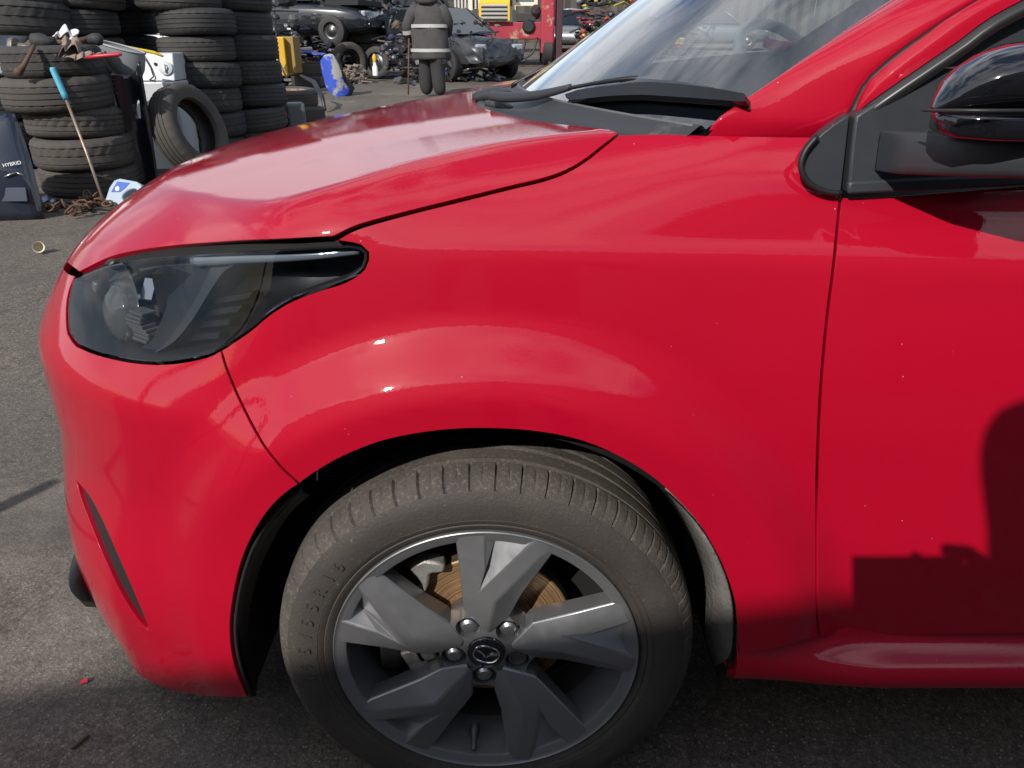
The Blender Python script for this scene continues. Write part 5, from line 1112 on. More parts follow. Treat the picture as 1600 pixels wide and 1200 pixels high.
# ------------------------------------------------------------------ background: wrecked cars, machine, bikes, person
def shell_car(name, loc, rz, paint, label, hood_up=False, no_wheels=False, L=4.0, tilt=(0, 0), glass=None, kind='car', crush=0., doors=True):
    c = empty(name, loc, rz, label, kind); c.rotation_euler = (tilt[0], tilt[1], rz); gl = glass or mat('wreck_glass', (.012, .016, .018), .08, coat=1); dk = mat('wreck_dark', (.010, .010, .011), .7)
    # lower body: sections along x (front = +x)
    xs_ = np.array([-.5, -.485, -.44, -.30, -.12, .05, .20, .34, .44, .485, .50]) * L
    top = [.62, .80, .90, .92, .91, .90, .88, .84, .76, .66, .50]; wid = [.60, .72, .80, .83, .84, .84, .83, .80, .74, .64, .52]; bot = [.40, .30, .24, .20, .20, .20, .20, .22, .26, .32, .38]
    secs = []
    for x, t, w_, b in zip(xs_, top, wid, bot):
        row = []
        for a in np.linspace(0, 2 * math.pi, 28, endpoint=False):
            ca, sa = math.cos(a), math.sin(a); zc_ = (t + b) / 2; hz = (t - b) / 2; row.append((x + RNG.normal(0, .012 + .03 * crush), w_ * math.copysign(abs(ca) ** .42, ca) + RNG.normal(0, .01 * crush), zc_ + hz * math.copysign(abs(sa) ** .5, sa) + RNG.normal(0, .02 * crush)))
        secs.append(row)
    sections(secs, 'body', paint, c)
    # greenhouse
    def ring(x0, x1, w_, z): return [(x0, -w_, z), (x1, -w_, z), (x1, w_, z), (x0, w_, z)]
    g0, g1, r0, r1 = -.46 * L, .22 * L, -.36 * L, .03 * L
    def P(x, y, z): return (x, y, z)
    zr = 1.42
    MB().add([(r0, -.56, zr - .02), (r1, -.56, zr - .02), (r1 + .02, 0, zr + .03), (r1, .56, zr - .02), (r0, .56, zr - .02), (r0 - .02, 0, zr + .03)], [(0, 1, 2, 5), (5, 2, 3, 4)]).build('roof', paint, c, smooth=True); c.children[-1].modifiers.new('s', 'SOLIDIFY').thickness = .06
    for s_ in (-1, 1):
        for (xa, xb) in ((g1, r1), (-.05 * L, -.06 * L), (-.25 * L, -.25 * L), (g0, r0)): MB().tube([(xa, s_ * .78, .88), ((xa + xb) / 2 + .02, s_ * .70, 1.17), (xb, s_ * .57, zr - .02)], .035, 6).build('pillar', paint, c, smooth=True)
        MB().add([(g1 - .08, s_ * .76, .90), (r1 - .04, s_ * .58, zr - .05), (r0 + .06, s_ * .58, zr - .05), (g0 + .14, s_ * .76, .90)], [(0, 1, 2, 3)]).build('side_glass', gl, c)
        if doors:
            MB().box((-.02 * L, s_ * .845, .56), (.012, .012, .60)).build('door_gap', dk, c); MB().box((-.10 * L, s_ * .86, .76), (.16, .03, .03)).build('door_handle', dk, c)
        for xw in (-.31 * L, .31 * L):
            M = Matrix.Translation((xw, s_ * .755, .30)) @ Matrix.Rotation(R(90), 4, 'X'); MB().lathe([(.0001, -.075), (.31, -.075), (.31, .075), (.0001, .075)], 28, M).build('wheel_arch', dk, c, auto=40)
            if not no_wheels: MB().lathe([(.18, -.115), (.24, -.12), (.30, -.10), (.31, 0), (.30, .10), (.24, .12), (.18, .115)], 28, M @ Matrix.Translation((0, 0, -s_ * .02))).build('wheel', OLD[2], c, auto=40); MB().lathe([(.185, .10 * -s_), (.17, .07 * -s_), (.11, .05 * -s_), (.09, .075 * -s_), (.0001, .08 * -s_)], 24, M @ Matrix.Translation((0, 0, -s_ * .02))).build('rim', mat('wreck_rim', (.10, .10, .105), .35, .8), c.children[-1], smooth=True)
        MB().box((.475 * L, s_ * .50, .64), (.10, .26, .13)).build('head_lamp', mat('wreck_lamp', (.42, .44, .46), .15, .4, coat=1), c, bevel=.03)
        MB().box((-.49 * L, s_ * .60, .78), (.06, .16, .20)).build('tail_lamp', mat('tail_red', (.30, .01, .01), .2, coat=1), c, bevel=.02)
    MB().add([(g1 + .05, -.70, .89), (g1 + .05, .70, .89), (r1 + .03, .53, zr - .01), (r1 + .03, -.53, zr - .01)], [(0, 1, 2, 3)]).build('windscreen', gl, c)
    MB().add([(g0 - .04, -.68, .93), (g0 - .04, .68, .93), (r0 - .02, .53, zr - .02), (r0 - .02, -.53, zr - .02)], [(0, 1, 2, 3)]).build('rear_glass', gl, c)
    if hood_up:
        hv = []
        for j in range(7):
            t = j / 6
            for i in range(9): a = -1 + i / 4; hv.append((g1 + .12 + .55 * t * 1.0 - .10 * t * t, a * (.72 - .14 * t ** 3), .92 + .86 * t - .03 * a * a))
        MB().add(hv, [(j * 9 + i, j * 9 + i + 1, (j + 1) * 9 + i + 1, (j + 1) * 9 + i) for j in range(6) for i in range(8)]).build('bonnet', paint, c, smooth=True); c.children[-1].modifiers.new('s', 'SOLIDIFY').thickness = .03
        MB().box((.33 * L, 0, .86), (1.0, 1.3, .10)).build('engine_bay', dk, c)
    return c
pg = lambda px, y: float(at_y(px, 100, y)[0])
P_DARK = mat('wreck_black', (.012, .014, .018), .25, coat=1); P_SILV = mat('wreck_silver', (.22, .235, .25), .35, .5, coat=.5, dirt=(4, .55, .75, (.18, .16, .14))); P_GREY = mat('wreck_grey', (.10, .11, .12), .35, .3, coat=.5); P_BLUE = mat('wreck_blue', (.02, .03, .08), .3, coat=.8); P_WHITE = mat('white_paint'); P_GREEN = mat('wreck_green', (.02, .04, .035), .35, coat=.6)
shell_car('wrecked_car', (pg(470, 18.5), 18.6, gz(0, 18.6) + .62), R(-14), P_DARK, 'black wrecked car with its bonnet raised, lying on scrap behind the yellow boxes', True)
shell_car('wrecked_car', (pg(690, 17.3), 17.9, gz(0, 17.3) + .0), R(-48), mat('wreck_gunmetal', (.045, .048, .054), .35, .4, coat=.5, dirt=(4, .55, .75, (.12, .11, .10))), 'crushed silver-grey car standing behind the person in the striped jacket', crush=2.2, no_wheels=False)
shell_car('wrecked_car', (pg(890, 30), 31, gz(0, 31)), R(-100), P_SILV, 'far silver car parked beyond the red machine', no_wheels=False)
shell_car('wrecked_car', (pg(590, 21.5), 22.0, gz(0, 22) + .55), R(190), P_GREEN, 'dark green wreck piled behind the upright tyre', crush=.6)
shell_car('wrecked_car', (pg(420, 21), 22.4, gz(0, 22.4) + 1.5), R(172), P_GREY, 'grey wreck on top of the pile over the yellow boxes', crush=.5)
shell_car('wrecked_car', (pg(565, 24), 24.5, gz(0, 24) + 2.0), R(10), P_BLUE, 'dark blue wreck high on the pile behind the raised bonnet', crush=.6)
shell_car('wrecked_car', (pg(285, 17.2), 17.6, gz(0, 17) + .02), R(-4), P_WHITE, 'white car half hidden behind the tall tyre stacks', no_wheels=False)
shell_car('wrecked_car', (pg(700, 28), 28.5, gz(0, 28) + 1.5), R(200), P_GREY, 'grey wreck stacked behind the crushed silver car', crush=.4)
shell_car('wrecked_car', (pg(985, 33), 34, gz(0, 33) + 1.6), R(20), P_DARK, 'black wreck stacked behind the motorcycles', crush=.4)
shell_car('wrecked_car', (pg(660, 28), 28.3, gz(0, 28) + .05), R(8), P_BLUE, 'dark blue wreck underneath the grey wreck', crush=.4)
shell_car('wrecked_car', (pg(1120, 31), 32, gz(0, 31) + .05), R(-10), P_GREY, 'grey wreck seen through the windscreen of the red car', crush=.4)
# yard fence far behind everything
fw_ = empty('boundary_fence', (0, 40, gz(0, 40)), 0, 'tall dark sheet metal fence closing the back of the yard', 'fence')
for k in range(30):
    x0 = -38 + k * 2.5; MB().add([(x0 + .28 * i / 1.0, (.04 if i % 2 else -.04), z) for z in (0, 5.2) for i in range(10)], [(i, i + 1, 11 + i, 10 + i) for i in range(9)]).build('sheet', mat(['fence_a', 'fence_b', 'fence_c'][k % 3], [(.06, .065, .06), (.05, .05, .05), (.08, .075, .065)][k % 3], .7, dirt=(1.5, .45, .7, (.07, .05, .035))), fw_)
# scrap heaps: uncountable small parts
def scrap(name, px0, px1, y0, y1, z1, n, label, seed, cols, smin=.03, smax=.22):
    r_ = np.random.default_rng(seed); par = []
    for ci, (col, rough, met) in enumerate(cols):
        mb = MB()
        for k in range(n // len(cols)):
            y = r_.uniform(y0, y1); x = float(at_y(r_.uniform(px0, px1), 100, y)[0]); zz = gz(0, y) + abs(r_.normal(0, .5)) * z1 * .9; zz = min(zz, gz(0, y) + z1)
            q = Matrix.Rotation(r_.uniform(0, 6), 3, 'Z') @ Matrix.Rotation(r_.uniform(-1, 1), 3, 'X'); ty_ = r_.integers(0, 3); s_ = r_.uniform(smin, smax)
            if ty_ == 0: mb.box((x, y, zz), (s_, s_ * r_.uniform(.2, .9), s_ * r_.uniform(.1, .6)), q)
            elif ty_ == 1: mb.tube([Vector((x, y, zz)) + q @ Vector((-s_ * 1.5, 0, 0)), Vector((x, y, zz)) + q @ Vector((0, s_ * .4, s_ * .2)), Vector((x, y, zz)) + q @ Vector((s_ * 1.5, 0, 0))], s_ * .12, 5)
            else: mb.lathe([(.001, 0), (s_ * .4, 0), (s_ * .45, s_ * .2), (s_ * .3, s_ * .5), (.001, s_ * .5)], 9, Matrix.Translation((x, y, zz)) @ q.to_4x4())
        par.append((mb, mat(f'scrap_{seed}_{ci}', col, rough, met)))
    o0 = par[0][0].build(name, par[0][1], None, auto=35); tag(o0, label, 'scrap', kind='stuff')
    for mb, m in par[1:]: o = mb.build('scrap_pieces', m, o0, auto=35); o['kind'] = 'stuff'
    return o0
SCR = [((.02, .02, .022), .5, .3), ((.30, .31, .33), .3, .8), ((.05, .05, .055), .4, .5), ((.12, .09, .07), .7, .4), ((.03, .04, .08), .4, .2)]
scrap('scrap_heap', 455, 545, 17.0, 20, 1.0, 330, 'heap of engine parts and wiring under the black wreck', 31, SCR)
scrap('scrap_heap', 600, 655, 15.6, 18.5, 1.3, 260, 'glittering heap of torn metal beside the person', 32, SCR)
scrap('scrap_heap', 900, 1075, 25, 30, 3.6, 700, 'tall heap of bicycle and engine parts behind the motorcycles', 33, SCR + [((.35, .05, .05), .5, .1), ((.45, .36, .05), .5, .1)], .05, .32)
scrap('scrap_heap', 380, 640, 21, 24, 3.4, 420, 'dark scrap filling the gaps of the car pile', 34, SCR[:3], .06, .35)
scrap('scrap_heap', 785, 840, 21.2, 21.8, 1.15, 110, 'greasy loose parts lying on the deck of the red machine', 35, SCR[:4], .04, .16) if False else None
scrap('mud_heap', 540, 570, 15.8, 16.6, .32, 160, 'small heap of dry mud and roots in front of the upright tyre', 36, [((.20, .16, .13), .95, 0), ((.12, .10, .08), .95, 0)], .03, .12)
# yellow and khaki boxes, bags, cloth
def bx(name, px0, px1, py0, py1, y, d, m, label, cat, rz=0, bevel=.015):
    a = at_y(px0, py1, y); b = at_y(px1, py0, y); o = MB().box((0, 0, (b[2] - a[2]) / 2), (b[0] - a[0], d, b[2] - a[2])).build(name, m, None, bevel=bevel); o.location = ((a[0] + b[0]) / 2, y, a[2]); o.rotation_euler = (0, 0, rz); return tag(o, label, cat)
bx('yellow_case', 428, 444, 58, 118, 14.4, .30, mat('yellow_plastic', (.62, .36, .03), .5), 'upright bright yellow plastic case beside the khaki one', 'case', R(8))
bx('khaki_case', 443, 463, 57, 114, 14.6, .35, mat('khaki_plastic', (.26, .17, .045), .6), 'upright khaki brown case next to the yellow one', 'case', R(-6))
crumple('pink_cloth', 398, 50, 13.5, .34, .28, .3, mat('pink_cloth', (.55, .08, .16), .9), 'bunched pink cloth behind the tall tyre stack', 'cloth', 41)
crumple('black_bag', 418, 48, 13.4, .36, .30, .35, mat('black_bag', (.015, .015, .017), .35), 'shiny black bin bag beside the pink cloth', 'bag', 42)
crumple('grey_bag', 413, 78, 13.0, .40, .42, .35, mat('grey_film', (.16, .16, .155), .3), 'crumpled grey plastic film below the black bag', 'plastic sheet', 43)
crumple('blue_cloth', 482, 81, 15.1, .62, .08, .5, mat('blue_cloth', (.06, .09, .36), .8), 'blue cloth lying on the pair of tyres', 'cloth', 44)
o = MB().tube([at_y(x, y_, 12.6) for x, y_ in [(428, 86), (440, 104), (448, 122)]], .018, 8).build('metal_rod', mat('dull_chrome'), None, smooth=True); tag(o, 'thin metal rod leaning on the yellow case', 'rod')
# black bumper, cables and grey duct by the rusty wheel
o = MB().tube([at_y(x, y_, y2) for x, y_, y2 in [(470, 118, 12), (490, 128, 11.6), (503, 150, 11.2), (508, 172, 11)]], [.02, .035, .035, .02], 8).build('black_strip', BLACK, None, smooth=True); tag(o, 'black rubber strip curving down beside the rusty wheel', 'rubber strip')
cb_ = empty('cable_loom', at_y(430, 190, 9.0), 0, 'tangle of black cables with pink-red hoses in front of the rusty wheel', 'cables')
r2_ = np.random.default_rng(5)
for k in range(14):
    pts = [np.array(at_y(r2_.uniform(408, 452), r2_.uniform(152, 210), 8.9 + r2_.uniform(-.2, .2))) for _ in range(5)]
    child(MB().tube(spline(pts, .04), .009, 5), 'cable', BLACK, cb_, smooth=True)
for pts in ([(412, 210), (410, 185), (411, 166), (420, 158)], [(422, 152), (433, 160), (444, 174), (448, 180)], [(418, 188), (424, 200), (428, 214)]):
    child(MB().tube(spline([at_y(x, y_, 8.75) for x, y_ in pts], .03), .014, 7), 'hose', mat('pink_hose', (.52, .08, .07), .5), cb_, smooth=True)
bx('grey_duct', 452, 474, 160, 204, 9.0, .22, mat('duct_grey', (.13, .14, .145), .5), 'grey plastic air duct standing by the cable tangle', 'car part', R(20), .03)
# blue painted panel with black back
standing('blue_door_skin', [[(508, 86), (520, 85), (530, 105), (536, 128), (543, 140)], [(543, 140), (541, 150), (527, 153)], [(527, 153), (512, 140), (504, 118), (500, 95), (508, 86)]], 13.35, .05, mat('blue_white_paint', (.03, .07, .42), .4, noise=(3.2, .06, (.30, .29, .26))), 'torn bright blue car panel standing on edge in the yard', 'car part', .12)
standing('black_bumper_piece', [[(520, 88), (530, 100), (540, 122), (549, 138)], [(549, 138), (545, 150), (532, 152)], [(532, 152), (526, 120), (520, 88)]], 13.5, .12, BLACK, 'black plastic piece leaning behind the blue panel', 'car part', .1)
bt = empty('spray_bottle', at_y(587, 118, 16.6), 0, 'small white bottle with yellow top in front of the spare wheel', 'bottle')
MB().lathe([(.0001, 0), (.06, 0), (.06, .16), (.03, .22), (.03, .27)], 16).build('bottle', mat('label_white'), bt, auto=40); MB().lathe([(.035, .26), (.05, .36), (.02, .42), (.0001, .42)], 12).build('top', mat('yellow_plastic'), bt, auto=40)

# red loading machine with cab frame
tm = empty('loading_machine', (pg(795, 21.5), 22.4, gz(0, 22)), 0, 'old red loading machine with a cream cab frame at the back of the yard', 'machine')
RED = mat('machine_red', (.26, .018, .035), .55, noise=(1.6, .5, (.34, .03, .05)), dirt=(2.2, .56, .62, (.36, .27, .17))); CREAM = mat('cream_paint', (.66, .62, .48), .5)
MB().box((.05, 0, .86), (2.0, 2.2, .42)).build('chassis', RED, tm, bevel=.03)
MB().box((1.02, -.9, 1.05), (.36, .5, 1.5)).build('mudguard', RED, tm, bevel=.05); MB().box((1.32, -.9, 1.0), (.16, .7, 2.0)).build('mast', mat('machine_dark', (.05, .02, .025), .5), tm, bevel=.02)
MB().box((1.08, -1.0, 2.0), (.34, .3, .62)).build('lamp_box', CREAM, tm, bevel=.06)
for x in (-1.0, -.75, .14, .72): MB().box((x, -.6, 2.1), (.09, .09, 1.5)).build('cab_post', CREAM, tm, bevel=.01)
MB().box((.43, -.6, 1.50), (.66, .08, .09)).build('window_sill', CREAM, tm, bevel=.01)
MB().box((.43, -.56, 2.1), (.50, .02, 1.2)).build('cab_window', mat('cab_glass', (.10, .14, .16), .1, coat=1), tm)
MB().box((-.45, -.50, 2.1), (1.1, .02, 1.3)).build('cab_window', mat('cab_glass'), tm)
for k in range(8): MB().box((-1.42 + k * .09, -.55, 1.7), (.045, .03, .62)).build('guard_bar', mat('guard_pale', (.48, .47, .44), .5), tm)
for x in (1.05, -.95):
    for yy in (-.8, .9): MB().lathe([(.16, -.14), (.34, -.16), (.40, -.10), (.40, .10), (.34, .16), (.16, .14), (.0001, .10)], 28, Matrix.Translation((x, yy, .40)) @ Matrix.Rotation(R(90), 4, 'Y')).build('wheel', OLD[2], tm, auto=40)
for pts in ([(-.8, -1.12, .7), (-.6, -1.2, .35), (-.2, -1.2, .25), (.1, -1.15, .66)], [(0, -1.15, .66), (.2, -1.2, .2), (.6, -1.2, .3), (.75, -1.12, .7)], [(-.3, -1.15, .66), (-.1, -1.25, .12), (.3, -1.2, .1), (.45, -1.12, .66)]): MB().tube(spline(pts, .06), .025, 6).build('hose', BLACK, tm, smooth=True)
MB().lathe([(.0001, -.1), (.16, -.1), (.17, 0), (.12, .06), (.0001, .06)], 20, Matrix.Translation((.52, -1.14, .96)) @ Matrix.Rotation(R(90), 4, 'X')).build('headlamp', mat('dark_steel_rim'), tm, auto=40)
MB().box((.45, -.95, 1.18), (.5, .3, .22)).build('engine_block', mat('greasy_metal', (.06, .055, .05), .45, .5), tm, bevel=.02); MB().lathe([(.001, 0), (.12, 0), (.14, .2), (.08, .3), (.001, .3)], 14, Matrix.Translation((.7, -.95, 1.2)) @ Matrix.Rotation(R(40), 4, 'X')).build('filter_housing', mat('greasy_metal'), tm, auto=35)
tb = empty('tool_chest', (pg(773, 21.0), 21.35, gz(0, 22) + 1.09), 0, 'yellow tool chest with its lid open on the red machine', 'tool chest')
YEL = mat('chest_yellow', (.68, .42, .03), .4)
MB().box((0, 0, .22), (.80, .42, .44)).build('cabinet', YEL, tb, bevel=.012); 
for k in range(4): MB().box((0, -.215, .36 - k * .095), (.66, .02, .045)).build('drawer', mat('drawer_steel', (.55, .56, .57), .3, .6), tb, bevel=.004); MB().box((0, -.212, .315 - k * .095), (.68, .015, .035)).build('drawer_gap', BLACK, tb)
MB().box((0, .20, .60), (.80, .03, .34), Matrix.Rotation(R(-8), 3, 'X')).build('lid', YEL, tb, bevel=.01); MB().box((0, .06, .765), (.82, .26, .03)).build('lid_edge', YEL, tb, bevel=.006)

# motorcycles
def motorcycle(loc, rz, lean_, col, label):
    m = empty('motorcycle', loc, rz, label, 'motorcycle', 'scrap motorcycles at the back of the yard'); m.rotation_euler = (lean_, 0, rz); fm = mat('bike_frame', (.03, .03, .032), .4, .5); pm = mat('bike_paint_%d' % int(col[2] * 100), col, .35, coat=.6)
    for x, nm in ((-.68, 'rear_wheel'), (.68, 'front_wheel')): 
        MB().tube([(x + .29 * math.cos(a), 0, .31 + .29 * math.sin(a)) for a in np.linspace(0, 2 * math.pi, 24, endpoint=False)], .055, 8, closed=True).build(nm, OLD[2], m, smooth=True)
        MB().lathe([(.23, -.03), (.20, 0), (.05, .02), (.0001, .02)], 20, Matrix.Translation((x, 0, .31)) @ Matrix.Rotation(R(90), 4, 'X')).build('rim', mat('dull_chrome'), m, smooth=True)
    MB().tube([(-.68, .08, .31), (-.2, .08, .42), (.05, .06, .42), (.42, 0, .85), (-.1, 0, .80), (-.45, 0, .78)], .028, 7).build('frame', fm, m, smooth=True)
    MB().tube([(.68, .09, .31), (.50, .09, .72), (.38, .08, 1.02)], .026, 7).build('fork', mat('dull_chrome'), m, smooth=True)
    MB().tube([(.30, -.34, 1.04), (.38, -.12, 1.03), (.38, .12, 1.03), (.30, .34, 1.04)], .016, 6).build('handlebar', fm, m, smooth=True)
    sections([rrect((.40, 0, .82), .05, .05, 2.5, 12), rrect((.25, 0, .88), .14, .11, 2.5, 12), rrect((.0, 0, .86), .13, .10, 2.5, 12), rrect((-.12, 0, .80), .08, .05, 2.5, 12)], 'fuel_tank', pm, m)
    sections([rrect((-.08, 0, .80), .10, .04, 3, 12), rrect((-.4, 0, .82), .12, .05, 3, 12), rrect((-.72, 0, .90), .08, .03, 3, 12)], 'seat', fm, m)
    sections([rrect((.62, 0, .80), .04, .10, 2.5, 12), rrect((.48, 0, .84), .18, .20, 2.5, 12), rrect((.28, 0, .66), .19, .22, 2.5, 12), rrect((.05, 0, .50), .15, .10, 2.5, 12)], 'fairing', pm, m)
    MB().box((.02, 0, .46), (.40, .28, .30)).build('engine', mat('greasy_metal'), m, bevel=.04); MB().tube([(.1, -.17, .40), (-.4, -.18, .36), (-.8, -.18, .50)], [.03, .045, .05], 8).build('exhaust', mat('dull_chrome'), m, smooth=True)
    return m
motorcycle((pg(950, 24.0), 23.6, gz(0, 23.6)), R(55), R(-12), (.02, .05, .30), 'blue motorcycle leaning beside the windscreen edge')
motorcycle((pg(985, 25.0), 24.8, gz(0, 24.8)), R(30), R(10), (.02, .03, .20), 'dark blue motorcycle behind the leaning one')
motorcycle((pg(925, 26.5), 26.5, gz(0, 26.5)), R(75), R(-6), (.12, .12, .13), 'grey motorcycle standing next to the far silver car')
motorcycle((pg(1015, 26.0), 26.0, gz(0, 26.0) + .7), R(200), R(5), (.05, .05, .06), 'black motorcycle propped on the scrap heap')
pst = MB().box((0, 0, 2.0), (.26, .20, 4.0)).build('steel_post', mat('rust_steel', (.12, .075, .055), .8), None, bevel=.02); pst.location = (pg(993, 25.5), 25.4, gz(0, 25.4)); tag(pst, 'upright rusty steel post between the motorcycles', 'post')
rk = empty('steel_rack', (pg(990, 24.2), 24.4, gz(0, 24.2)), 0, 'low rusty steel rack in front of the post', 'rack')
for x in (-.5, .5): MB().box((x, 0, .62), (.09, .09, 1.24)).build('upright', mat('rust_steel'), rk)
MB().box((0, 0, 1.28), (1.12, .5, .08)).build('crossbar', mat('rust_steel'), rk)

scrap('scrap_heap', 690, 780, 16.2, 17.6, 1.1, 260, 'torn trim and wiring strewn over the crushed silver-grey car', 37, SCR, .03, .18)
scrap('scrap_heap', 385, 470, 15.2, 17.0, 1.5, 260, 'dark heap of bags, hoses and trim behind the yellow case', 38, SCR[:3] + [((.08, .09, .085), .4, .1)], .06, .30)
scrap('scrap_heap', 530, 640, 19.0, 20.6, 1.9, 320, 'heap of black bumpers and engine parts behind the upright tyre', 39, SCR[:4], .05, .32)
# ------------------------------------------------------------------ the photographer (behind the camera; casts the shadow on the door)
def skin_body(name, joints, edges, m, parent=None, sub=2):
    me = bpy.data.meshes.new(name); me.from_pydata([j[:3] for j in joints], edges, []); me.update(); me.materials.append(m)
    o = link(bpy.data.objects.new(name, me), parent); s_ = o.modifiers.new('skin', 'SKIN'); s_.use_smooth_shade = True
    for i, j in enumerate(joints): me.skin_vertices[0].data[i].radius = (j[3], j[4] if len(j) > 4 else j[3]); me.skin_vertices[0].data[i].use_root = (i == 0)
    q = o.modifiers.new('sub', 'SUBSURF'); q.levels = q.render_levels = sub; return o
CLOTH = mat('dark_jacket', (.03, .03, .035), .9)
ph = empty('person', (.10, -1.42, 0), 0, 'photographer in dark jacket holding a phone up towards the red car', 'person')
ph_b = skin_body('body', [(.0, 0, .92, .15, .12), (.0, .02, 1.12, .15, .11), (-.02, .08, 1.30, .16, .11), (-.04, .17, 1.42, .06), (-.06, .25, 1.53, .075, .09), (-.06, .26, 1.62, .07, .085),
                          (-.20, .10, 1.32, .065), (-.25, .06, 1.10, .05), (-.27, .10, .88, .035), (.16, .12, 1.32, .065), (.26, .28, 1.10, .05), (.11, .50, 1.13, .035),
                          (-.10, 0, .50, .07), (-.10, -.03, .06, .05), (-.10, .12, .04, .04), (.10, 0, .50, .07), (.12, -.03, .06, .05), (.12, .12, .04, .04)],
                 [(0, 1), (1, 2), (2, 3), (3, 4), (4, 5), (2, 6), (6, 7), (7, 8), (2, 9), (9, 10), (10, 11), (0, 12), (12, 13), (13, 14), (0, 15), (15, 16), (16, 17)], CLOTH, ph)
phone = MB(); Rm = Matrix.Rotation(-PITCH, 3, 'X'); phone.box((0, 0, 0), (.152, .008, .074), Rm)
po = phone.build('phone', mat('phone_black', (.01, .01, .01), .15), None, bevel=.003); po.location = (.088, -.862, 1.118)
tag(po, 'black phone held sideways by the photographer', 'phone')
def glove(par, loc, M3, m, side=1):
    g = MB(); M = Matrix.Translation(loc) @ M3.to_4x4(); T = lambda *p: M @ Vector(p)
    g.tube([T(0, 0, .03), T(0, 0, 0), T(0, 0, -.045), T(0, 0, -.075)], [.026, .032, .040, .036], 10)
    for i, l in enumerate((.062, .072, .068, .052)):
        x = (i - 1.5) * .019 * side; g.tube([T(x, 0, -.065), T(x, .008, -.065 - l * .5), T(x, .034, -.065 - l * .8), T(x, .052, -.065 - l * .62)], [.011, .010, .009, .007], 7)
    g.tube([T(-.030 * side, .004, -.02), T(-.050 * side, .022, -.045), T(-.040 * side, .046, -.070)], [.012, .011, .008], 7)
    return g.build('glove', m, par, smooth=True)
GLOVE = mat('work_glove', (.05, .045, .04), .9)
glove(ph, (.115, .535, 1.125), Matrix.Rotation(R(75), 3, 'Y') @ Matrix.Rotation(R(10), 3, 'X'), GLOVE); glove(ph, (-.27, .10, .86), Matrix.Rotation(R(5), 3, 'X'), GLOVE, -1)
# ---- yard worker seen from behind
wk = empty('person', (float(at_y(675, 130, 13.3)[0]), 13.3, gz(0, 13.3)), R(-14), 'person seen from behind in a dark grey jacket with two pale reflective bands', 'person')
TROU = mat('dark_trousers', (.030, .029, .030), .9, bump=(60, .4)); JACK = mat('grey_jacket', (.040, .038, .039), .85, bump=(35, .5), noise=(7, .5, (.062, .058, .058))); REFL = mat('reflective_band', (.34, .34, .33), .5)
skin_body('body', [(0, 0, .86, .16, .12), (0, 0, 1.10, .17, .12), (0, 0, 1.36, .17, .11), (0, .02, 1.50, .06), (0, .04, 1.60, .085, .095), (0, .04, 1.70, .08, .09),
                   (-.21, 0, 1.40, .07), (-.37, -.03, 1.14, .06), (-.375, .04, .92, .045), (-.37, .07, .84, .042), (.21, 0, 1.40, .07), (.30, .04, 1.16, .06), (.24, .22, 1.02, .045), (.23, .27, .98, .04),
                   (-.115, .04, .48, .135), (-.13, .08, .10, .125), (-.16, .16, .05, .05), (.12, -.03, .50, .13), (.15, -.05, .10, .12), (.16, .10, .05, .05)],
          [(0, 1), (1, 2), (2, 3), (3, 4), (4, 5), (2, 6), (6, 7), (7, 8), (8, 9), (2, 10), (10, 11), (11, 12), (12, 13), (0, 14), (14, 15), (15, 16), (0, 17), (17, 18), (18, 19)], TROU, wk)
def ell(z, rx, ry, n=36, wob=0., cx=0, cy=0):
    return [(cx + rx * math.copysign(abs(math.cos(a)) ** .8, math.cos(a)) * (1 + wob * math.sin(5 * a + z * 20)), cy + ry * math.sin(a) * (1 + wob * math.sin(4 * a + z * 13)), z) for a in np.linspace(0, 2 * math.pi, n, endpoint=False)]
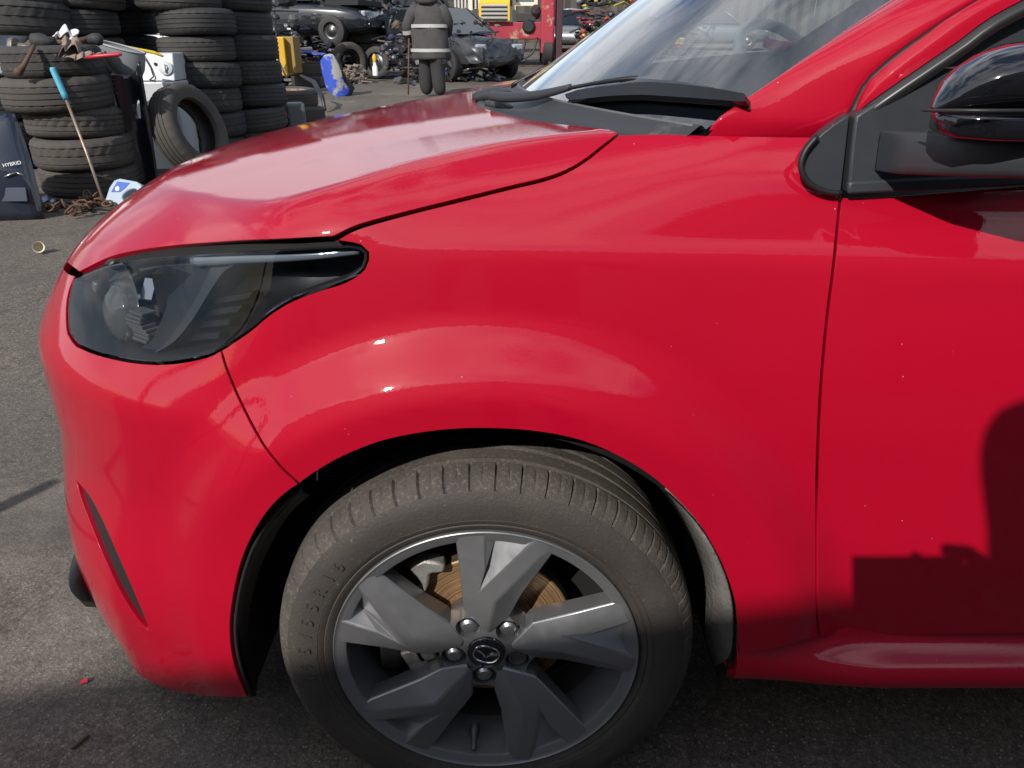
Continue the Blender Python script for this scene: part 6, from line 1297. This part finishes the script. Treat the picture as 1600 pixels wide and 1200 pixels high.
def fold(sec, k): return [(x + .016 * math.sin(9 * z + 3 * x * 8 + k), y + .02 * math.sin(14 * x + 7 * z + k), z + .008 * math.sin(11 * x + k)) for x, y, z in sec]
jk = sections([fold(q_, i_ * .7) for i_, q_ in enumerate([ell(.60, .325, .21, wob=.04), ell(.64, .335, .22, wob=.04), ell(.86, .33, .21, wob=.03), ell(1.05, .305, .20, wob=.02), ell(1.22, .285, .19, wob=.015), ell(1.36, .25, .165, wob=.01), ell(1.44, .19, .14), ell(1.50, .13, .11), ell(1.53, .10, .10)])], 'jacket', JACK, wk)
for zz in (.74, 1.11): sections([ell(zz - .026, .343 if zz < 1 else .320, .228 if zz < 1 else .212, wob=.02), ell(zz + .026, .342 if zz < 1 else .317, .226 if zz < 1 else .208, wob=.02)], 'reflective_band', REFL, wk, closed_ends=False)
sl = MB().tube([(-.19, 0, 1.42), (-.30, -.02, 1.28), (-.385, -.04, 1.10), (-.375, .03, .92)], [.095, .105, .095, .075], 16).build('sleeve', JACK, wk, smooth=True)
MB().tube([(-.384, -.025, 1.06), (-.380, -.005, 1.0)], .096, 16, cap=False).build('sleeve_band', REFL, wk, smooth=True)
MB().tube([(.20, 0, 1.40), (.27, .01, 1.27), (.31, .04, 1.16), (.26, .20, 1.04)], [.095, .10, .09, .07], 16).build('sleeve', JACK, wk, smooth=True)
sections([ell(1.44, .15, .10, cy=-.09), ell(1.50, .19, .12, cy=-.09), ell(1.57, .18, .12, cy=-.06), ell(1.61, .13, .10, cy=-.03)], 'hood', JACK, wk)
sections([ell(1.60, .085, .10, cy=.04), ell(1.72, .10, .115, cy=.04), ell(1.79, .07, .08, cy=.04), ell(1.81, .02, .03, cy=.04)], 'cap', mat('dark_cap', (.02, .02, .022), .9), wk)
st_ = MB().tube([at_y(639, 60, 13.3), at_y(638, 148, 13.2)], .014, 8).build('steel_bar', RUSTY, None, smooth=True); tag(st_, 'thin rusty bar held upright beside the person', 'bar')
glove(wk, (-.372, .06, .885), Matrix.Rotation(R(10), 3, 'X'), GLOVE); glove(wk, (.235, .25, 1.0), Matrix.Rotation(R(60), 3, 'X'), GLOVE, -1)
